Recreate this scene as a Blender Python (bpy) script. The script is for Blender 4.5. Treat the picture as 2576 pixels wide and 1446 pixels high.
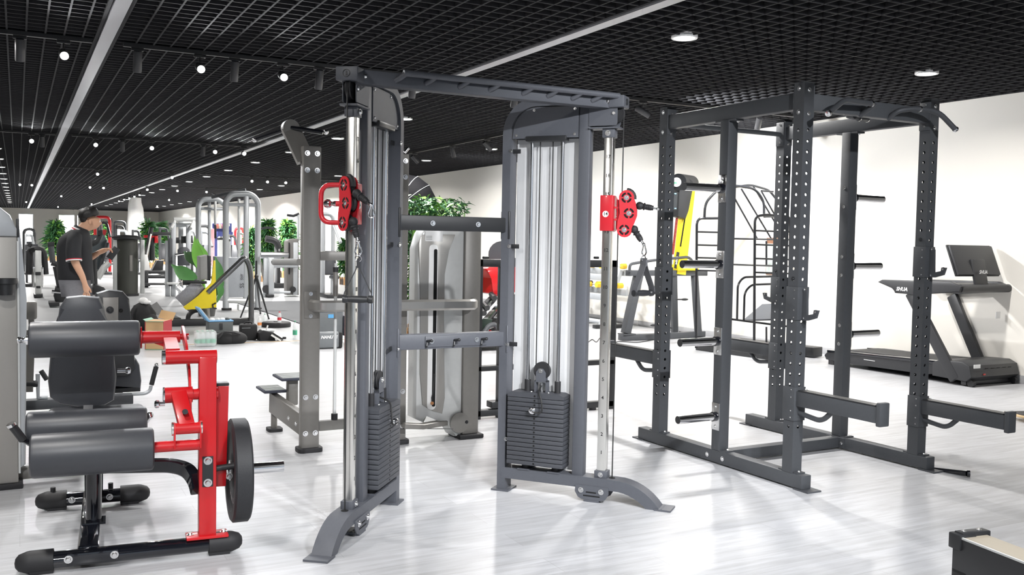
import bpy, bmesh, math, random
from mathutils import Vector as V, Matrix as M
EXPOSURE, WORLD, DOWN, SPOTE, LENS = 0.88, .5, 58, 100, 25   # view exposure, lamp watts, lens emission
random.seed(7)
for o in list(bpy.data.objects): bpy.data.objects.remove(o)
scene = bpy.context.scene
COL = scene.collection
PI = math.pi
# ------------------------------------------------------------------ camera
FPX, PITCH, ROLL, YAW, CH = 2350.6, .0499, .0185, .4871, 1.36
CX, CY = 1288, 723
FW = V((math.sin(YAW)*math.cos(PITCH), math.cos(YAW)*math.cos(PITCH), -math.sin(PITCH)))
RT = V((math.cos(YAW), -math.sin(YAW), 0)); UP = RT.cross(FW)
RR = RT*math.cos(ROLL)+UP*math.sin(ROLL); UU = UP*math.cos(ROLL)-RT*math.sin(ROLL)
EYE = V((0, 0, CH))
cam = bpy.data.cameras.new('camera'); camo = bpy.data.objects.new('camera', cam); COL.objects.link(camo)
cam.sensor_width = 36; cam.lens = FPX/2576*36; cam.clip_end = 200; cam.clip_start = .05
camo.matrix_world = M(((RR.x, UU.x, -FW.x, 0), (RR.y, UU.y, -FW.y, 0), (RR.z, UU.z, -FW.z, CH), (0, 0, 0, 1)))
scene.camera = camo
# ------------------------------------------------------------------ view, world
vs = scene.view_settings; vs.view_transform = 'Standard'; vs.look = 'None'; vs.gamma = 1; vs.use_curve_mapping = False
vs.exposure = EXPOSURE
w = bpy.data.worlds.new('world'); scene.world = w; w.use_nodes = True
w.node_tree.nodes['Background'].inputs[0].default_value = (.75, .86, 1, 1); w.node_tree.nodes['Background'].inputs[1].default_value = WORLD

def ray(px, py): return FW+RR*((px-CX)/FPX)-UU*((py-CY)/FPX)
def G(px, py, z=0):                       # pixel -> point on the horizontal plane at height z
    d = ray(px, py); return EYE+d*((z-CH)/d.z)

class Frame:                              # local frame of a thing standing on the floor
    def __init__(s, x, y, rz=0, z=0):
        s.o = V((x, y, z)); s.rz = rz; s.m = M.Translation(s.o)@M.Rotation(rz, 4, 'Z'); s.i = s.m.inverted()
    def cut(s, px, py, p, n):
        e = s.i@EYE; d = s.i.to_3x3()@ray(px, py); n = V(n); return e+d*((V(p)-e).dot(n)/d.dot(n))
    def y(s, px, py, y): return s.cut(px, py, (0, y, 0), (0, 1, 0))
    def x(s, px, py, x): return s.cut(px, py, (x, 0, 0), (1, 0, 0))
    def z(s, px, py, z): return s.cut(px, py, (0, 0, z), (0, 0, 1))

# ------------------------------------------------------------------ materials (procedural)
MATS = {}
def mat(name, col, rough=.5, metal=0, var=.06, scale=30, bump=0, emit=0, trans=0, ior=1.45, coat=0, alpha=1, stretch=None, spec=.5):
    if name in MATS: return MATS[name]
    m = bpy.data.materials.new(name); m.use_nodes = True; nt = m.node_tree; b = nt.nodes['Principled BSDF']
    b.inputs['Base Color'].default_value = (*col, 1); b.inputs['Roughness'].default_value = rough; b.inputs['Metallic'].default_value = metal
    b.inputs['Specular IOR Level'].default_value = spec
    if coat: b.inputs['Coat Weight'].default_value = coat; b.inputs['Coat Roughness'].default_value = .08
    if trans: b.inputs['Transmission Weight'].default_value = trans; b.inputs['IOR'].default_value = ior
    if alpha < 1: b.inputs['Alpha'].default_value = alpha
    if emit: b.inputs['Emission Color'].default_value = (*col, 1); b.inputs['Emission Strength'].default_value = emit
    if var or bump:
        tc = nt.nodes.new('ShaderNodeTexCoord'); mp = nt.nodes.new('ShaderNodeMapping'); n = nt.nodes.new('ShaderNodeTexNoise')
        n.inputs['Scale'].default_value = scale; n.inputs['Detail'].default_value = 4
        if stretch: mp.inputs['Scale'].default_value = stretch
        nt.links.new(tc.outputs['Object'], mp.inputs[0]); nt.links.new(mp.outputs[0], n.inputs['Vector'])
        if var:
            mx = nt.nodes.new('ShaderNodeMix'); mx.data_type = 'RGBA'
            mx.inputs[6].default_value = (*[c*(1-var) for c in col], 1); mx.inputs[7].default_value = (*[min(1, c*(1+var)) for c in col], 1)
            nt.links.new(n.outputs['Fac'], mx.inputs[0]); nt.links.new(mx.outputs[2], b.inputs['Base Color'])
        if bump:
            bp = nt.nodes.new('ShaderNodeBump'); bp.inputs['Strength'].default_value = bump; bp.inputs['Distance'].default_value = .002
            nt.links.new(n.outputs['Fac'], bp.inputs['Height']); nt.links.new(bp.outputs[0], b.inputs['Normal'])
    MATS[name] = m; return m
def lin(r, g, b): return tuple(((c/255)/12.92 if c/255 <= .04045 else ((c/255+.055)/1.055)**2.4) for c in (r, g, b))
STEEL = mat('charcoal_powder_coat', (.088, .093, .108), .5, .0, .08, 60, .06)
STEELD = mat('black_powder_coat', (.02, .021, .023), .45, 0, .08, 60, .05)
STEELR = mat('graphite_powder_coat', (.062, .066, .073), .55, 0, .08, 60, .05)
GLOSSB = mat('gloss_black_paint', (.008, .009, .013), .08, 0, .05, 20, 0, coat=.6)
CHROME = mat('polished_chrome', (.85, .85, .86), .13, 1, .03, 8)
CHROMEW = mat('worn_chrome', (.86, .85, .81), .24, 1, .10, 9, .03)
NUT = mat('zinc_bolt', (.8, .8, .8), .25, 1, .05, 50)
RUBBER = mat('black_rubber', (.018, .018, .02), .62, 0, .1, 60, .1)
PLAST = mat('black_plastic', (.022, .023, .025), .4, 0, .06, 40)
VINYL = mat('charcoal_vinyl', (.05, .053, .061), .42, 0, .06, 90, .08)
RED = mat('red_paint', (.52, .006, .010), .34, 0, .05, 15, 0, coat=.25)
REDW = mat('bright_red_paint', (.60, .02, .032), .35, 0, .05, 15, 0, coat=.3)
GREYM = mat('warm_grey_paint', (.235, .225, .21), .42, .3, .06, 40, .03)
SILV = mat('silver_paint', (.46, .48, .5), .4, .3, .05, 30)
SILVL = mat('pale_silver_paint', (.62, .63, .62), .38, .2, .05, 30)
WHITE = mat('white_plastic', (.83, .83, .82), .4, 0, .03, 20)
LGREY = mat('light_grey_panel', (.66, .665, .67), .5, .0, .03, 12)
CABLE = mat('black_cable', (.015, .015, .015), .5, 0, 0)
HOLE = mat('dark_void', (.004, .004, .004), .9, 0, 0)
WEIGHT = mat('cast_weight_grey', (.055, .058, .067), .55, 0, .08, 60, .08)
WEB = mat('nylon_webbing', (.035, .036, .04), .8, 0, .25, 220, .3)
YELLOW = mat('yellow_paint', (.86, .68, .02), .4, 0, .05, 12)
INK = mat('black_ink', (.01, .01, .01), .6, 0, 0)
WINK = mat('white_ink', (.85, .85, .85), .6, 0, 0)
LEDM = mat('lamp_lens', (1, .98, .95), .4, 0, 0, emit=LENS)
STRIPM = mat('aluminium_profile', (.42, .42, .44), .45, .3, .1, 6, stretch=(1, .3, 1))

# ------------------------------------------------------------------ shapes
class S:
    def __init__(s): s.b = bmesh.new()
    def _add(s, vs, fs):
        bv = [s.b.verts.new(v) for v in vs]; out = []
        for f in fs:
            try: out.append(s.b.faces.new([bv[i] for i in f]))
            except ValueError: pass
        return bv, out
    def box(s, c, d, rz=0, rot=None, bev=0, seg=2):
        r = rot if rot is not None else M.Rotation(rz, 3, 'Z'); c = V(c)
        p = [c+r@V((x*d[0]/2, y*d[1]/2, z*d[2]/2)) for x in (-1, 1) for y in (-1, 1) for z in (-1, 1)]
        bv, fs = s._add(p, [(0, 1, 3, 2), (4, 6, 7, 5), (0, 4, 5, 1), (2, 3, 7, 6), (0, 2, 6, 4), (1, 5, 7, 3)])
        if bev:
            ed = list({e for f in fs for e in f.edges}); bmesh.ops.bevel(s.b, geom=ed, offset=min(bev, min(d)*.45), segments=seg, profile=.5, affect='EDGES')
        return s
    def b2(s, lo, hi, bev=0): return s.box([(a+b)/2 for a, b in zip(lo, hi)], [abs(b-a) for a, b in zip(lo, hi)], bev=bev)
    def bar(s, p0, p1, w, h, up=(0, 0, 1), bev=0):     # w across, h along up
        p0, p1 = V(p0), V(p1); d = (p1-p0); L = d.length; d.normalize(); up = V(up); x = d.cross(up)
        if x.length < 1e-4: x = d.cross(V((1, 0, 0)))
        x.normalize(); u = x.cross(d); r = M((x, d, u)).transposed()
        return s.box((p0+p1)/2, (w, L, h), rot=r, bev=bev)
    def cyl(s, p0, p1, r, r2=None, n=16, cap=True):
        p0, p1 = V(p0), V(p1); r2 = r if r2 is None else r2; d = (p1-p0).normalized(); x = d.orthogonal().normalized(); y = d.cross(x)
        vs = [p+(x*math.cos(2*PI*i/n)+y*math.sin(2*PI*i/n))*q for p, q in ((p0, r), (p1, r2)) for i in range(n)]
        fs = [(i, (i+1) % n, n+(i+1) % n, n+i) for i in range(n)]
        if cap: fs += [tuple(range(n-1, -1, -1)), tuple(range(n, 2*n))]
        s._add(vs, fs); return s
    def _sweep(s, pts, sec, up=None, closed=False, scale=None):
        pts = [V(p) for p in pts]; n = len(pts); k = len(sec); T = []
        for i in range(n):
            a = pts[i]-pts[i-1] if (i or closed) else pts[1]-pts[0]; b = pts[(i+1) % n]-pts[i] if (i < n-1 or closed) else a
            T.append((a.normalized()+b.normalized()).normalized())
        x = None; vs = []
        for i in range(n):
            if up is not None:
                x = T[i].cross(V(up)).normalized(); y = x.cross(T[i])
            else:
                if x is None: x = T[i].orthogonal().normalized()
                else: x = (x-T[i]*x.dot(T[i])).normalized()
                y = T[i].cross(x)
            a = pts[i]-pts[i-1] if (i or closed) else T[i]; c = max(.35, abs(a.normalized().dot(T[i]))); q = scale[i] if scale else 1
            vs += [pts[i]+x*u*q+y*v*q for u, v in sec]
        fs = []
        for i in range(n if closed else n-1):
            j = (i+1) % n
            fs += [(i*k+a, i*k+(a+1) % k, j*k+(a+1) % k, j*k+a) for a in range(k)]
        if not closed: fs += [tuple(range(k-1, -1, -1)), tuple(range((n-1)*k, n*k))]
        s._add(vs, fs); return s
    def tube(s, pts, r, n=10, closed=False, scale=None):
        return s._sweep(pts, [(r*math.cos(2*PI*i/n), r*math.sin(2*PI*i/n)) for i in range(n)], closed=closed, scale=scale)
    def rect(s, pts, w, h, up, closed=False, c=.12):   # w across, h in the bending plane (up = axis the section's w lies normal to)
        a, b, q = w/2, h/2, min(w, h)*c
        sec = [(-a+q, -b), (a-q, -b), (a, -b+q), (a, b-q), (a-q, b), (-a+q, b), (-a, b-q), (-a, -b+q)]
        return s._sweep(pts, sec, up=up, closed=closed)
    def lathe(s, prof, o, axis=(0, 0, 1), n=24):
        o = V(o); d = V(axis).normalized(); x = d.orthogonal().normalized(); y = d.cross(x); k = len(prof)
        vs = [o+d*h+(x*math.cos(2*PI*i/n)+y*math.sin(2*PI*i/n))*max(r, 1e-4) for i in range(n) for r, h in prof]
        fs = [(i*k+j, ((i+1) % n)*k+j, ((i+1) % n)*k+j+1, i*k+j+1) for i in range(n) for j in range(k-1)]
        s._add(vs, fs); return s
    def prism(s, poly, o, u, v, th, bev=0):            # polygon in the plane o,u,v pushed th along u x v
        o, u, v = V(o), V(u), V(v); n = u.cross(v).normalized()*th; k = len(poly)
        vs = [o+u*a+v*b for a, b in poly]+[o+u*a+v*b+n for a, b in poly]
        bv, fs = s._add(vs, [tuple(range(k-1, -1, -1)), tuple(range(k, 2*k))]+[(i, (i+1) % k, k+(i+1) % k, k+i) for i in range(k)])
        if bev:
            ed = list({e for f in fs[:2] for e in f.edges}); bmesh.ops.bevel(s.b, geom=ed, offset=bev, segments=2, profile=.5, affect='EDGES')
        return s
    def ball(s, c, r, sc=(1, 1, 1), n=14):
        bmesh.ops.create_uvsphere(s.b, u_segments=n, v_segments=max(6, n//2), radius=r, matrix=M.Translation(V(c))@M.Diagonal((*sc, 1))); return s
    def quad(s, *p): s._add([V(q) for q in p], [tuple(range(len(p)))]); return s
def arc(c, r, a0, a1, n, u=(1, 0, 0), v=(0, 0, 1)):
    c, u, v = V(c), V(u), V(v); return [c+u*r*math.cos(math.radians(a0+(a1-a0)*i/n))+v*r*math.sin(math.radians(a0+(a1-a0)*i/n)) for i in range(n+1)]
def rnd(pts, r, n=5, closed=False):                   # round the corners of a polyline
    pts = [V(p) for p in pts]; out = []; N = len(pts)
    for i, p in enumerate(pts):
        if not closed and i in (0, N-1): out.append(p); continue
        a = pts[i-1]-p; b = pts[(i+1) % N]-p; q = min(r, a.length*.48, b.length*.48); A = p+a.normalized()*q; B = p+b.normalized()*q
        out += [A*(1-t)**2+p*2*t*(1-t)+B*t*t for t in [k/n for k in range(n+1)]]
    return out
def rrect(x0, y0, x1, y1, r, n=5):                    # rounded rectangle polygon
    return [(p.x, p.y) for p in rnd([(x0, y0, 0), (x1, y0, 0), (x1, y1, 0), (x0, y1, 0)], r, n, True)]
def mesh(name, sh, m, mtx=None, smooth=38):
    if mtx is not None: sh.b.transform(mtx)
    bmesh.ops.recalc_face_normals(sh.b, faces=sh.b.faces)
    me = bpy.data.meshes.new(name); sh.b.to_mesh(me); sh.b.free(); me.materials.append(m)
    me.shade_smooth(); me.set_sharp_from_angle(angle=math.radians(smooth)); return me
def ob(name, me, parent=None, mtx=None):
    o = bpy.data.objects.new(name, me); COL.objects.link(o)
    if parent is not None: o.parent = parent
    if mtx is not None: o.matrix_local = mtx
    return o
def P(name, parent, m, sh, mtx=None, label=None):      # a part: one mesh under its thing
    o = ob(name, mesh(name, sh, m, mtx), parent)
    if label: o['label'] = label
    return o
def thing(name, label, cat, fr, group=None):
    o = bpy.data.objects.new(name, None); COL.objects.link(o); o.empty_display_size = .1
    o.location = fr.o; o.rotation_euler = (0, 0, fr.rz); o['label'] = label; o['category'] = cat
    if group: o['group'] = group
    return o
def solo(name, m, sh, label, cat, group=None, fr=None):  # a thing that is one mesh
    o = ob(name, mesh(name, sh, m))
    if fr: o.location = fr.o; o.rotation_euler = (0, 0, fr.rz)
    o['label'] = label; o['category'] = cat
    if group: o['group'] = group
    return o
def struct(name, m, sh, parent=None):
    o = ob(name, mesh(name, sh, m), parent)
    if parent is None: o['kind'] = 'structure'
    return o
_me = {}
def shared(key, fn, m):
    if key not in _me: _me[key] = mesh(key, fn(), m)
    return _me[key]
def look(p, n, up=(0, 0, 1)):                          # matrix whose z points along n
    z = V(n).normalized(); x = V(up).cross(z)
    if x.length < 1e-4: x = V((1, 0, 0)).cross(z)
    x.normalize(); y = z.cross(x); m = M((x, y, z)).transposed().to_4x4(); m.translation = V(p); return m
def bolt(parent, p, n, r=.011, name='bolt', m=None):
    me = shared('bolt%.4f%s' % (r, (m or NUT).name), lambda: S().cyl((0, 0, 0), (0, 0, r*.18), r*1.25, n=14).cyl((0, 0, r*.18), (0, 0, r*.75), r*.85, r*.6, n=10), m or NUT)
    return ob(name, me, parent, look(p, n))
_txt = {}
def text(parent, s, p, n, size, m, up=(0, 0, 1), name='lettering', align='CENTER', rot=0, shear=0, sx=1, bold=0, label=None):
    k = (s, m.name, align, shear, bold)
    if k not in _txt:
        c = bpy.data.curves.new('t', 'FONT'); c.body = s; c.size = 1; c.align_x = align; c.align_y = 'CENTER'; c.extrude = .01; c.shear = shear; c.offset = bold; c.resolution_u = 3
        t = bpy.data.objects.new('t', c); COL.objects.link(t); dg = bpy.context.evaluated_depsgraph_get(); dg.update()
        me = bpy.data.meshes.new_from_object(t.evaluated_get(dg)); me.name = 'lettering'; me.materials.clear(); me.materials.append(m)
        bpy.data.objects.remove(t); _txt[k] = me
    mt = look(p, n, up)@M.Rotation(rot, 4, 'Z')@M.Diagonal((size*sx, size, size*.05, 1))
    o = ob(name, _txt[k], parent, mt)
    if label: o['label'] = label
    return o
def copytree(o, parent=None):
    c = o.copy(); COL.objects.link(c); c.parent = parent
    for ch in list(o.children): copytree(ch, c)
    return c
# ------------------------------------------------------------------ the hall: floor, walls, ceiling
HC = 2.972; XL, XR, YB, YF = -8.0, 9.06, -5.0, 72.0
def floor_mat():
    m = bpy.data.materials.new('pale_wood_planks'); m.use_nodes = True; nt = m.node_tree; b = nt.nodes['Principled BSDF']; L = nt.links.new
    tc = nt.nodes.new('ShaderNodeTexCoord'); mp = nt.nodes.new('ShaderNodeMapping'); L(tc.outputs['Object'], mp.inputs[0])
    br = nt.nodes.new('ShaderNodeTexBrick'); br.inputs['Scale'].default_value = 1; br.inputs['Mortar Size'].default_value = .0012; br.inputs['Brick Width'].default_value = 1.22; br.inputs['Row Height'].default_value = .18; br.offset = .37
    br.inputs['Color1'].default_value = (.545, .55, .57, 1); br.inputs['Color2'].default_value = (.49, .495, .51, 1); br.inputs['Mortar'].default_value = (.40, .40, .41, 1)
    L(mp.outputs[0], br.inputs['Vector'])
    m2 = nt.nodes.new('ShaderNodeMapping'); m2.inputs['Scale'].default_value = (.8, 9, 1); L(tc.outputs['Object'], m2.inputs[0])
    n = nt.nodes.new('ShaderNodeTexNoise'); n.inputs['Scale'].default_value = 3.2; n.inputs['Detail'].default_value = 7; n.inputs['Roughness'].default_value = .62; n.inputs['Distortion'].default_value = .5; L(m2.outputs[0], n.inputs['Vector'])
    cr = nt.nodes.new('ShaderNodeValToRGB'); cr.color_ramp.elements[0].position = .33; cr.color_ramp.elements[0].color = (.74, .735, .73, 1); cr.color_ramp.elements[1].position = .62; cr.color_ramp.elements[1].color = (1.0, 1.0, 1.0, 1)
    L(n.outputs['Fac'], cr.inputs[0])
    mx = nt.nodes.new('ShaderNodeMix'); mx.data_type = 'RGBA'; mx.blend_type = 'MULTIPLY'; mx.inputs[0].default_value = .85; L(br.outputs['Color'], mx.inputs[6]); L(cr.outputs[0], mx.inputs[7])
    L(mx.outputs[2], b.inputs['Base Color']); b.inputs['Roughness'].default_value = .34; b.inputs['Specular IOR Level'].default_value = .45
    bp = nt.nodes.new('ShaderNodeBump'); bp.inputs['Strength'].default_value = .08; bp.inputs['Distance'].default_value = .002; L(n.outputs['Fac'], bp.inputs['Height']); L(bp.outputs[0], b.inputs['Normal'])
    return m
FLOOR = floor_mat()
struct('floor', FLOOR, S().b2((XL, YB, -.1), (XR, 12.2, 0)))
CONC = mat('grey_sheet_flooring', (.33, .337, .345), .38, 0, .07, 1.2, .03)
struct('floor', CONC, S().b2((XL, 12.2, -.1), (XR, YF, 0)))
TAPE = mat('brass_joint_strip', (.62, .46, .28), .4, .2, .05, 20)
struct('trim_1', TAPE, S().b2((XL, 12.05, 0), (7.3, 12.085, .004)))
MATR = mat('dark_rubber_matting', (.07, .074, .08), .75, 0, .12, 30, .1)
struct('floor', MATR, S().b2((3.9, 13.2, 0), (9.0, 19.5, .012)))
WALLM = mat('cream_wall_paint', (.82, .79, .73), .7, 0, .015, 3)
struct('wall_right', WALLM, S().b2((XR, YB, 0), (XR+.2, YF, HC+.6)))
struct('wall_left', WALLM, S().b2((XL-.2, YB, 0), (XL, YF, HC+.6)))
struct('wall_far', WALLM, S().b2((XL, YF, 0), (XR, YF+.2, HC+.6)))
# wall behind the camera: unseen shop front, tall windows added for soft ambient light
wb = S(); 
for x0, x1 in ((XL, -6.9), (-3.5, -3.1), (.3, .7), (4.1, 4.5), (7.9, XR)): wb.b2((x0, YB-.2, 0), (x1, YB, HC+.6))
wb.b2((XL, YB-.2, 2.75), (XR, YB, HC+.6))
struct('wall_back', WALLM, wb)
FRM = mat('window_frame_grey', (.2, .2, .21), .4, .3)
GLASS = mat('window_glass', (.9, .95, .95), .05, 0, 0, alpha=.08)
for i, (x0, x1) in enumerate(((-6.9, -3.5), (-3.1, .3), (.7, 4.1), (4.5, 7.9))):
    wf = S()
    for x in (x0+.03, (x0+x1)/2, x1-.03): wf.b2((x-.03, YB-.14, .0), (x+.03, YB-.08, 2.75))
    for z in (.03, 2.72): wf.b2((x0, YB-.14, z-.03), (x1, YB-.08, z+.03))
    o = struct('window_%d' % (i+1), FRM, wf)
    for a, b in ((x0+.06, (x0+x1)/2-.03), ((x0+x1)/2+.03, x1-.06)): P('pane', o, GLASS, S().b2((a, YB-.115, .06), (b, YB-.109, 2.69)))
BASE = mat('grey_skirting', (.42, .42, .43), .45, 0, .04, 10)
for k in range(34):
    o = struct('baseboard_right' if k == 0 else 'baseboard_right', BASE, S().b2((XR-.018, YB+k*2.2, 0), (XR, YB+k*2.2+2.194, .085), bev=.004))
    o['kind'] = 'structure'
# far wall relief: pilasters and bright windows
struct('trim_2', WALLM, S().b2((4.2, YF-.5, 0), (4.7, YF, HC)))
struct('trim_3', WALLM, S().b2((3.5, YF-.25, 0), (3.7, YF, HC)))
DAY = mat('daylit_window_pane', (.93, .97, 1), .3, 0, 0, emit=9); GRN = mat('green_window_pane', (.75, .85, .5), .3, 0, 0, emit=1.2)
def farwin(n, x0, x1, z0, z1, panes):
    f = S(); 
    for a, b in ((x0-.06, x0), (x1, x1+.06)): f.b2((a, YF-.09, z0-.06), (b, YF, z1+.06))
    for a, b in ((z0-.06, z0), (z1, z1+.06)): f.b2((x0, YF-.09, a), (x1, YF, b))
    o = struct('window_%d' % n, WHITE, f)
    for a, b, m in panes: P('pane', o, m, S().b2((a, YF-.03, z0), (b, YF-.01, z1)))
def yp(px, py, y): d = ray(px, py); return EYE+d*(y/d.y)
a, b = yp(148, 541, YF), yp(196, 600, YF)
farwin(5, a.x, b.x, .5, a.z, [(a.x, a.x+(b.x-a.x)*.28, GRN), (a.x+(b.x-a.x)*.3, b.x, DAY)])
a = yp(48, 535, YF); b = yp(82, 535, YF); farwin(6, a.x, b.x, .2, a.z-.1, [(a.x, b.x, DAY)])
# white wrapped column
cp = G(341, 497, HC); CLOTH = mat('white_wrap', (.82, .82, .8), .8, 0, .05, 3, .3)
col = S(); n = 28
prof = [(.0, .0, .46), (.0, .5, .40), (.02, 1.2, .37), (.0, 1.9, .36), (-.01, 2.5, .31), (-.03, 2.75, .26), (0, HC-.01, .22)]
vs, fs = [], []
for ox, z, r in prof:
    for i in range(n):
        a = 2*PI*i/n; q = r*(1+.07*math.sin(5*a+z))
        vs.append((cp.x+ox+q*math.cos(a), cp.y+q*math.sin(a), z))
for j in range(len(prof)-1): fs += [(j*n+i, j*n+(i+1) % n, (j+1)*n+(i+1) % n, (j+1)*n+i) for i in range(n)]
col._add(vs, fs+[tuple(range(n-1, -1, -1)), tuple(range((len(prof)-1)*n, len(prof)*n))]); struct('column', CLOTH, col)['kind'] = 'structure'

# ------------------------------------------------------------------ open-cell ceiling
PLEN = mat('black_plenum', (.008, .008, .009), .9, 0, 0); SLAT = mat('dark_grid_slat', (.038, .038, .041), .85, 0, .1, 4, spec=.1)
ceil = struct('ceiling', PLEN, S().b2((XL, YB, HC+.45), (XR, YF, HC+.6)))
PITCHC, SH, ST = .138, .042, .014
strips = [-2.52, .66, 3.84]
def strip_at(x, m): return any(abs(x-q) < m for q in strips)
xs = [XL+.07+i*PITCHC for i in range(int((XR-XL)/PITCHC))]; xs = [x for x in xs if not strip_at(x, .11)]
sl = mesh('slat', S().b2((-ST/2, 0, 0), (ST/2, YF-3.2-.01, SH)), SLAT)
k = 0
rest = S()
for x in xs:
    if x > -1.6: ob('slat', sl, ceil, M.Translation((x, 3.2, HC))); k += 1
    else: rest.b2((x-ST/2, 3.2, HC), (x+ST/2, YF-.01, HC+SH))
bays = [(XL, strips[0]-.09), (strips[0]+.09, strips[1]-.09), (strips[1]+.09, strips[2]-.09), (strips[2]+.09, XR)]
bm_ = {}
for j in range(int((YF-3.2)/PITCHC)):
    y = 3.2+.05+j*PITCHC
    for bi, (x0, x1) in enumerate(bays):
        near = {3: 75, 2: 75, 1: 60}.get(bi, 0); first = {3: 0, 2: 10, 1: 28}.get(bi, 0)
        if first <= j < first+near:
            if bi not in bm_: bm_[bi] = mesh('slat', S().b2((x0, -ST/2, 0), (x1, ST/2, SH-.002)), SLAT)
            ob('slat', bm_[bi], ceil, M.Translation((0, y, HC+.001)))
        else: rest.b2((x0, y-ST/2, HC+.001), (x1, y+ST/2, HC+SH))
P('edge_profile', ceil, SLAT, S().b2((XR-.025, 3.2, HC-.004), (XR, YF, HC+.08)))
P('edge_profile', ceil, SLAT, S().b2((XL, YF-.025, HC-.004), (XR-.025, YF, HC+.08)))
o = P('slat_field', ceil, SLAT, rest); o['kind'] = 'stuff'
for q in strips:
    s = struct('trim_%d' % (4+strips.index(q)), STRIPM, S().b2((q-.052, 3.2, HC-.012), (q+.052, YF-.05, HC+.06)))
    P('edge_profile', s, SLAT, S().b2((q-.085, 3.2, HC+.0), (q-.06, YF-.05, HC+.07)).b2((q+.06, 3.2, HC+.0), (q+.085, YF-.05, HC+.07)))

# ------------------------------------------------------------------ ceiling lamps
RIM = mat('white_lamp_rim', (.8, .8, .8), .4, 0, 0)
rim_me = mesh('rim', S().lathe([(.082, -.004), (.1, -.006), (.104, .0), (.104, .02), (.082, .02)], (0, 0, 0), n=24), RIM)
lens_me = mesh('lens', S().lathe([(.0, -.001), (.082, -.001), (.082, .01), (0, .01)], (0, 0, 0), n=24), LEDM)
def lamp(kind, loc, energy, size=.16, spread=150, rot=None, angle=60, blend=.6, parent=None):
    l = bpy.data.lights.new('lamp', kind); l.energy = energy; l.color = (1, .975, .945) if kind == 'AREA' else (.96, .975, 1)
    if kind == 'AREA': l.shape = 'DISK'; l.size = size; l.spread = math.radians(spread)
    else: l.spot_size = math.radians(angle); l.spot_blend = blend; l.shadow_soft_size = size
    o = bpy.data.objects.new('lamp', l); COL.objects.link(o); o.location = loc
    if rot is not None: o.rotation_euler = rot
    if parent: o.parent = parent; 
    return o
NB = ['nearest', 'second', 'third', 'fourth', 'fifth', 'sixth', 'seventh', 'eighth', 'ninth', 'tenth', 'eleventh', 'twelfth', 'thirteenth', 'fourteenth', 'fifteenth', 'sixteenth', 'seventeenth', 'eighteenth', 'nineteenth', 'twentieth']
def downlight(x, y, label, lit):
    o = bpy.data.objects.new('downlight', None); COL.objects.link(o); o.location = (x, y, HC-.004); o.empty_display_size = .05
    o['label'] = label; o['category'] = 'ceiling light'; o['group'] = 'round recessed downlights'
    ob('rim', rim_me, o); ob('lens', lens_me, o)
    if lit: lamp('AREA', (0, 0, -.012), lit, .16, 160, parent=o)
rows = [(4.62, 'in the row beside the second aluminium strip'), (7.42, 'in the row along the cream right wall'), (-.36, 'in the row at the far left')]
for x, wh in rows:
    for j in range(21):
        y = -.05+2.985*j; px_ok = y > 3.5
        if x < 0 and y < 22: px_ok = False
        if y > 60 or (x > 0 and y < 4.5): continue
        i = round((y-(5.92 if x > 0 else 23.83))/2.985)
        lb = ('round recessed downlight, %s %s' % (NB[i], wh)) if px_ok and 0 <= i < 20 else ('round recessed downlight out of view overhead %s' % wh)
        downlight(x, y, lb, DOWN*(.55 if x > 7 else .42 if x < 0 else 1.0) if y < 27 else (DOWN*4 if j % 2 == 0 and y < 60 else 0))
TRK = mat('black_track', (.02, .02, .021), .5, 0, 0); SPOT = mat('dark_grey_spot_housing', (.07, .07, .075), .45, .2, .05, 20)
def track(y, x0, x1, label):
    t = thing('light_track', label, 'light track', Frame(0, y, 0, HC))
    P('rail', t, TRK, S().b2((x0, -.018, -.035), (x1, .018, -.001)))
    return t
sp_body = mesh('housing', S().lathe([(.0, .09), (.032, .088), (.036, .08), (.036, -.085), (.033, -.09), (.028, -.075), (.0, -.07)], (0, 0, 0), n=16), SPOT)
sp_lens = mesh('lens', S().lathe([(0, -.081), (.031, -.081), (.031, -.076), (0, -.074)], (0, 0, 0), n=16), LEDM)
sp_arm = mesh('bracket', S().b2((-.05, -.016, -.062), (.05, .016, -.036), bev=.004).cyl((0, 0, -.06), (0, 0, -.1), .008, n=8), TRK)
def spot(x, y, aim, label, energy=0, angle=70, zt=0):
    o = bpy.data.objects.new('track_spotlight', None); COL.objects.link(o); o.location = (x, y, HC); o.empty_display_size = .05
    o['label'] = label; o['category'] = 'spotlight'; o['group'] = 'cylindrical track spotlights'
    ob('bracket', sp_arm, o)
    d = (V(aim)-V((x, y, HC-.16))).normalized(); mt = look((0, 0, -.15), -d)
    b = ob('housing', sp_body, o, mt); ob('lens', sp_lens, b)
    if energy:
        l = lamp('SPOT', (0, 0, 0), energy, .03, angle=angle, parent=o); l.matrix_local = look(V((0, 0, -.15))+d*.095, -d)
    return o
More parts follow.
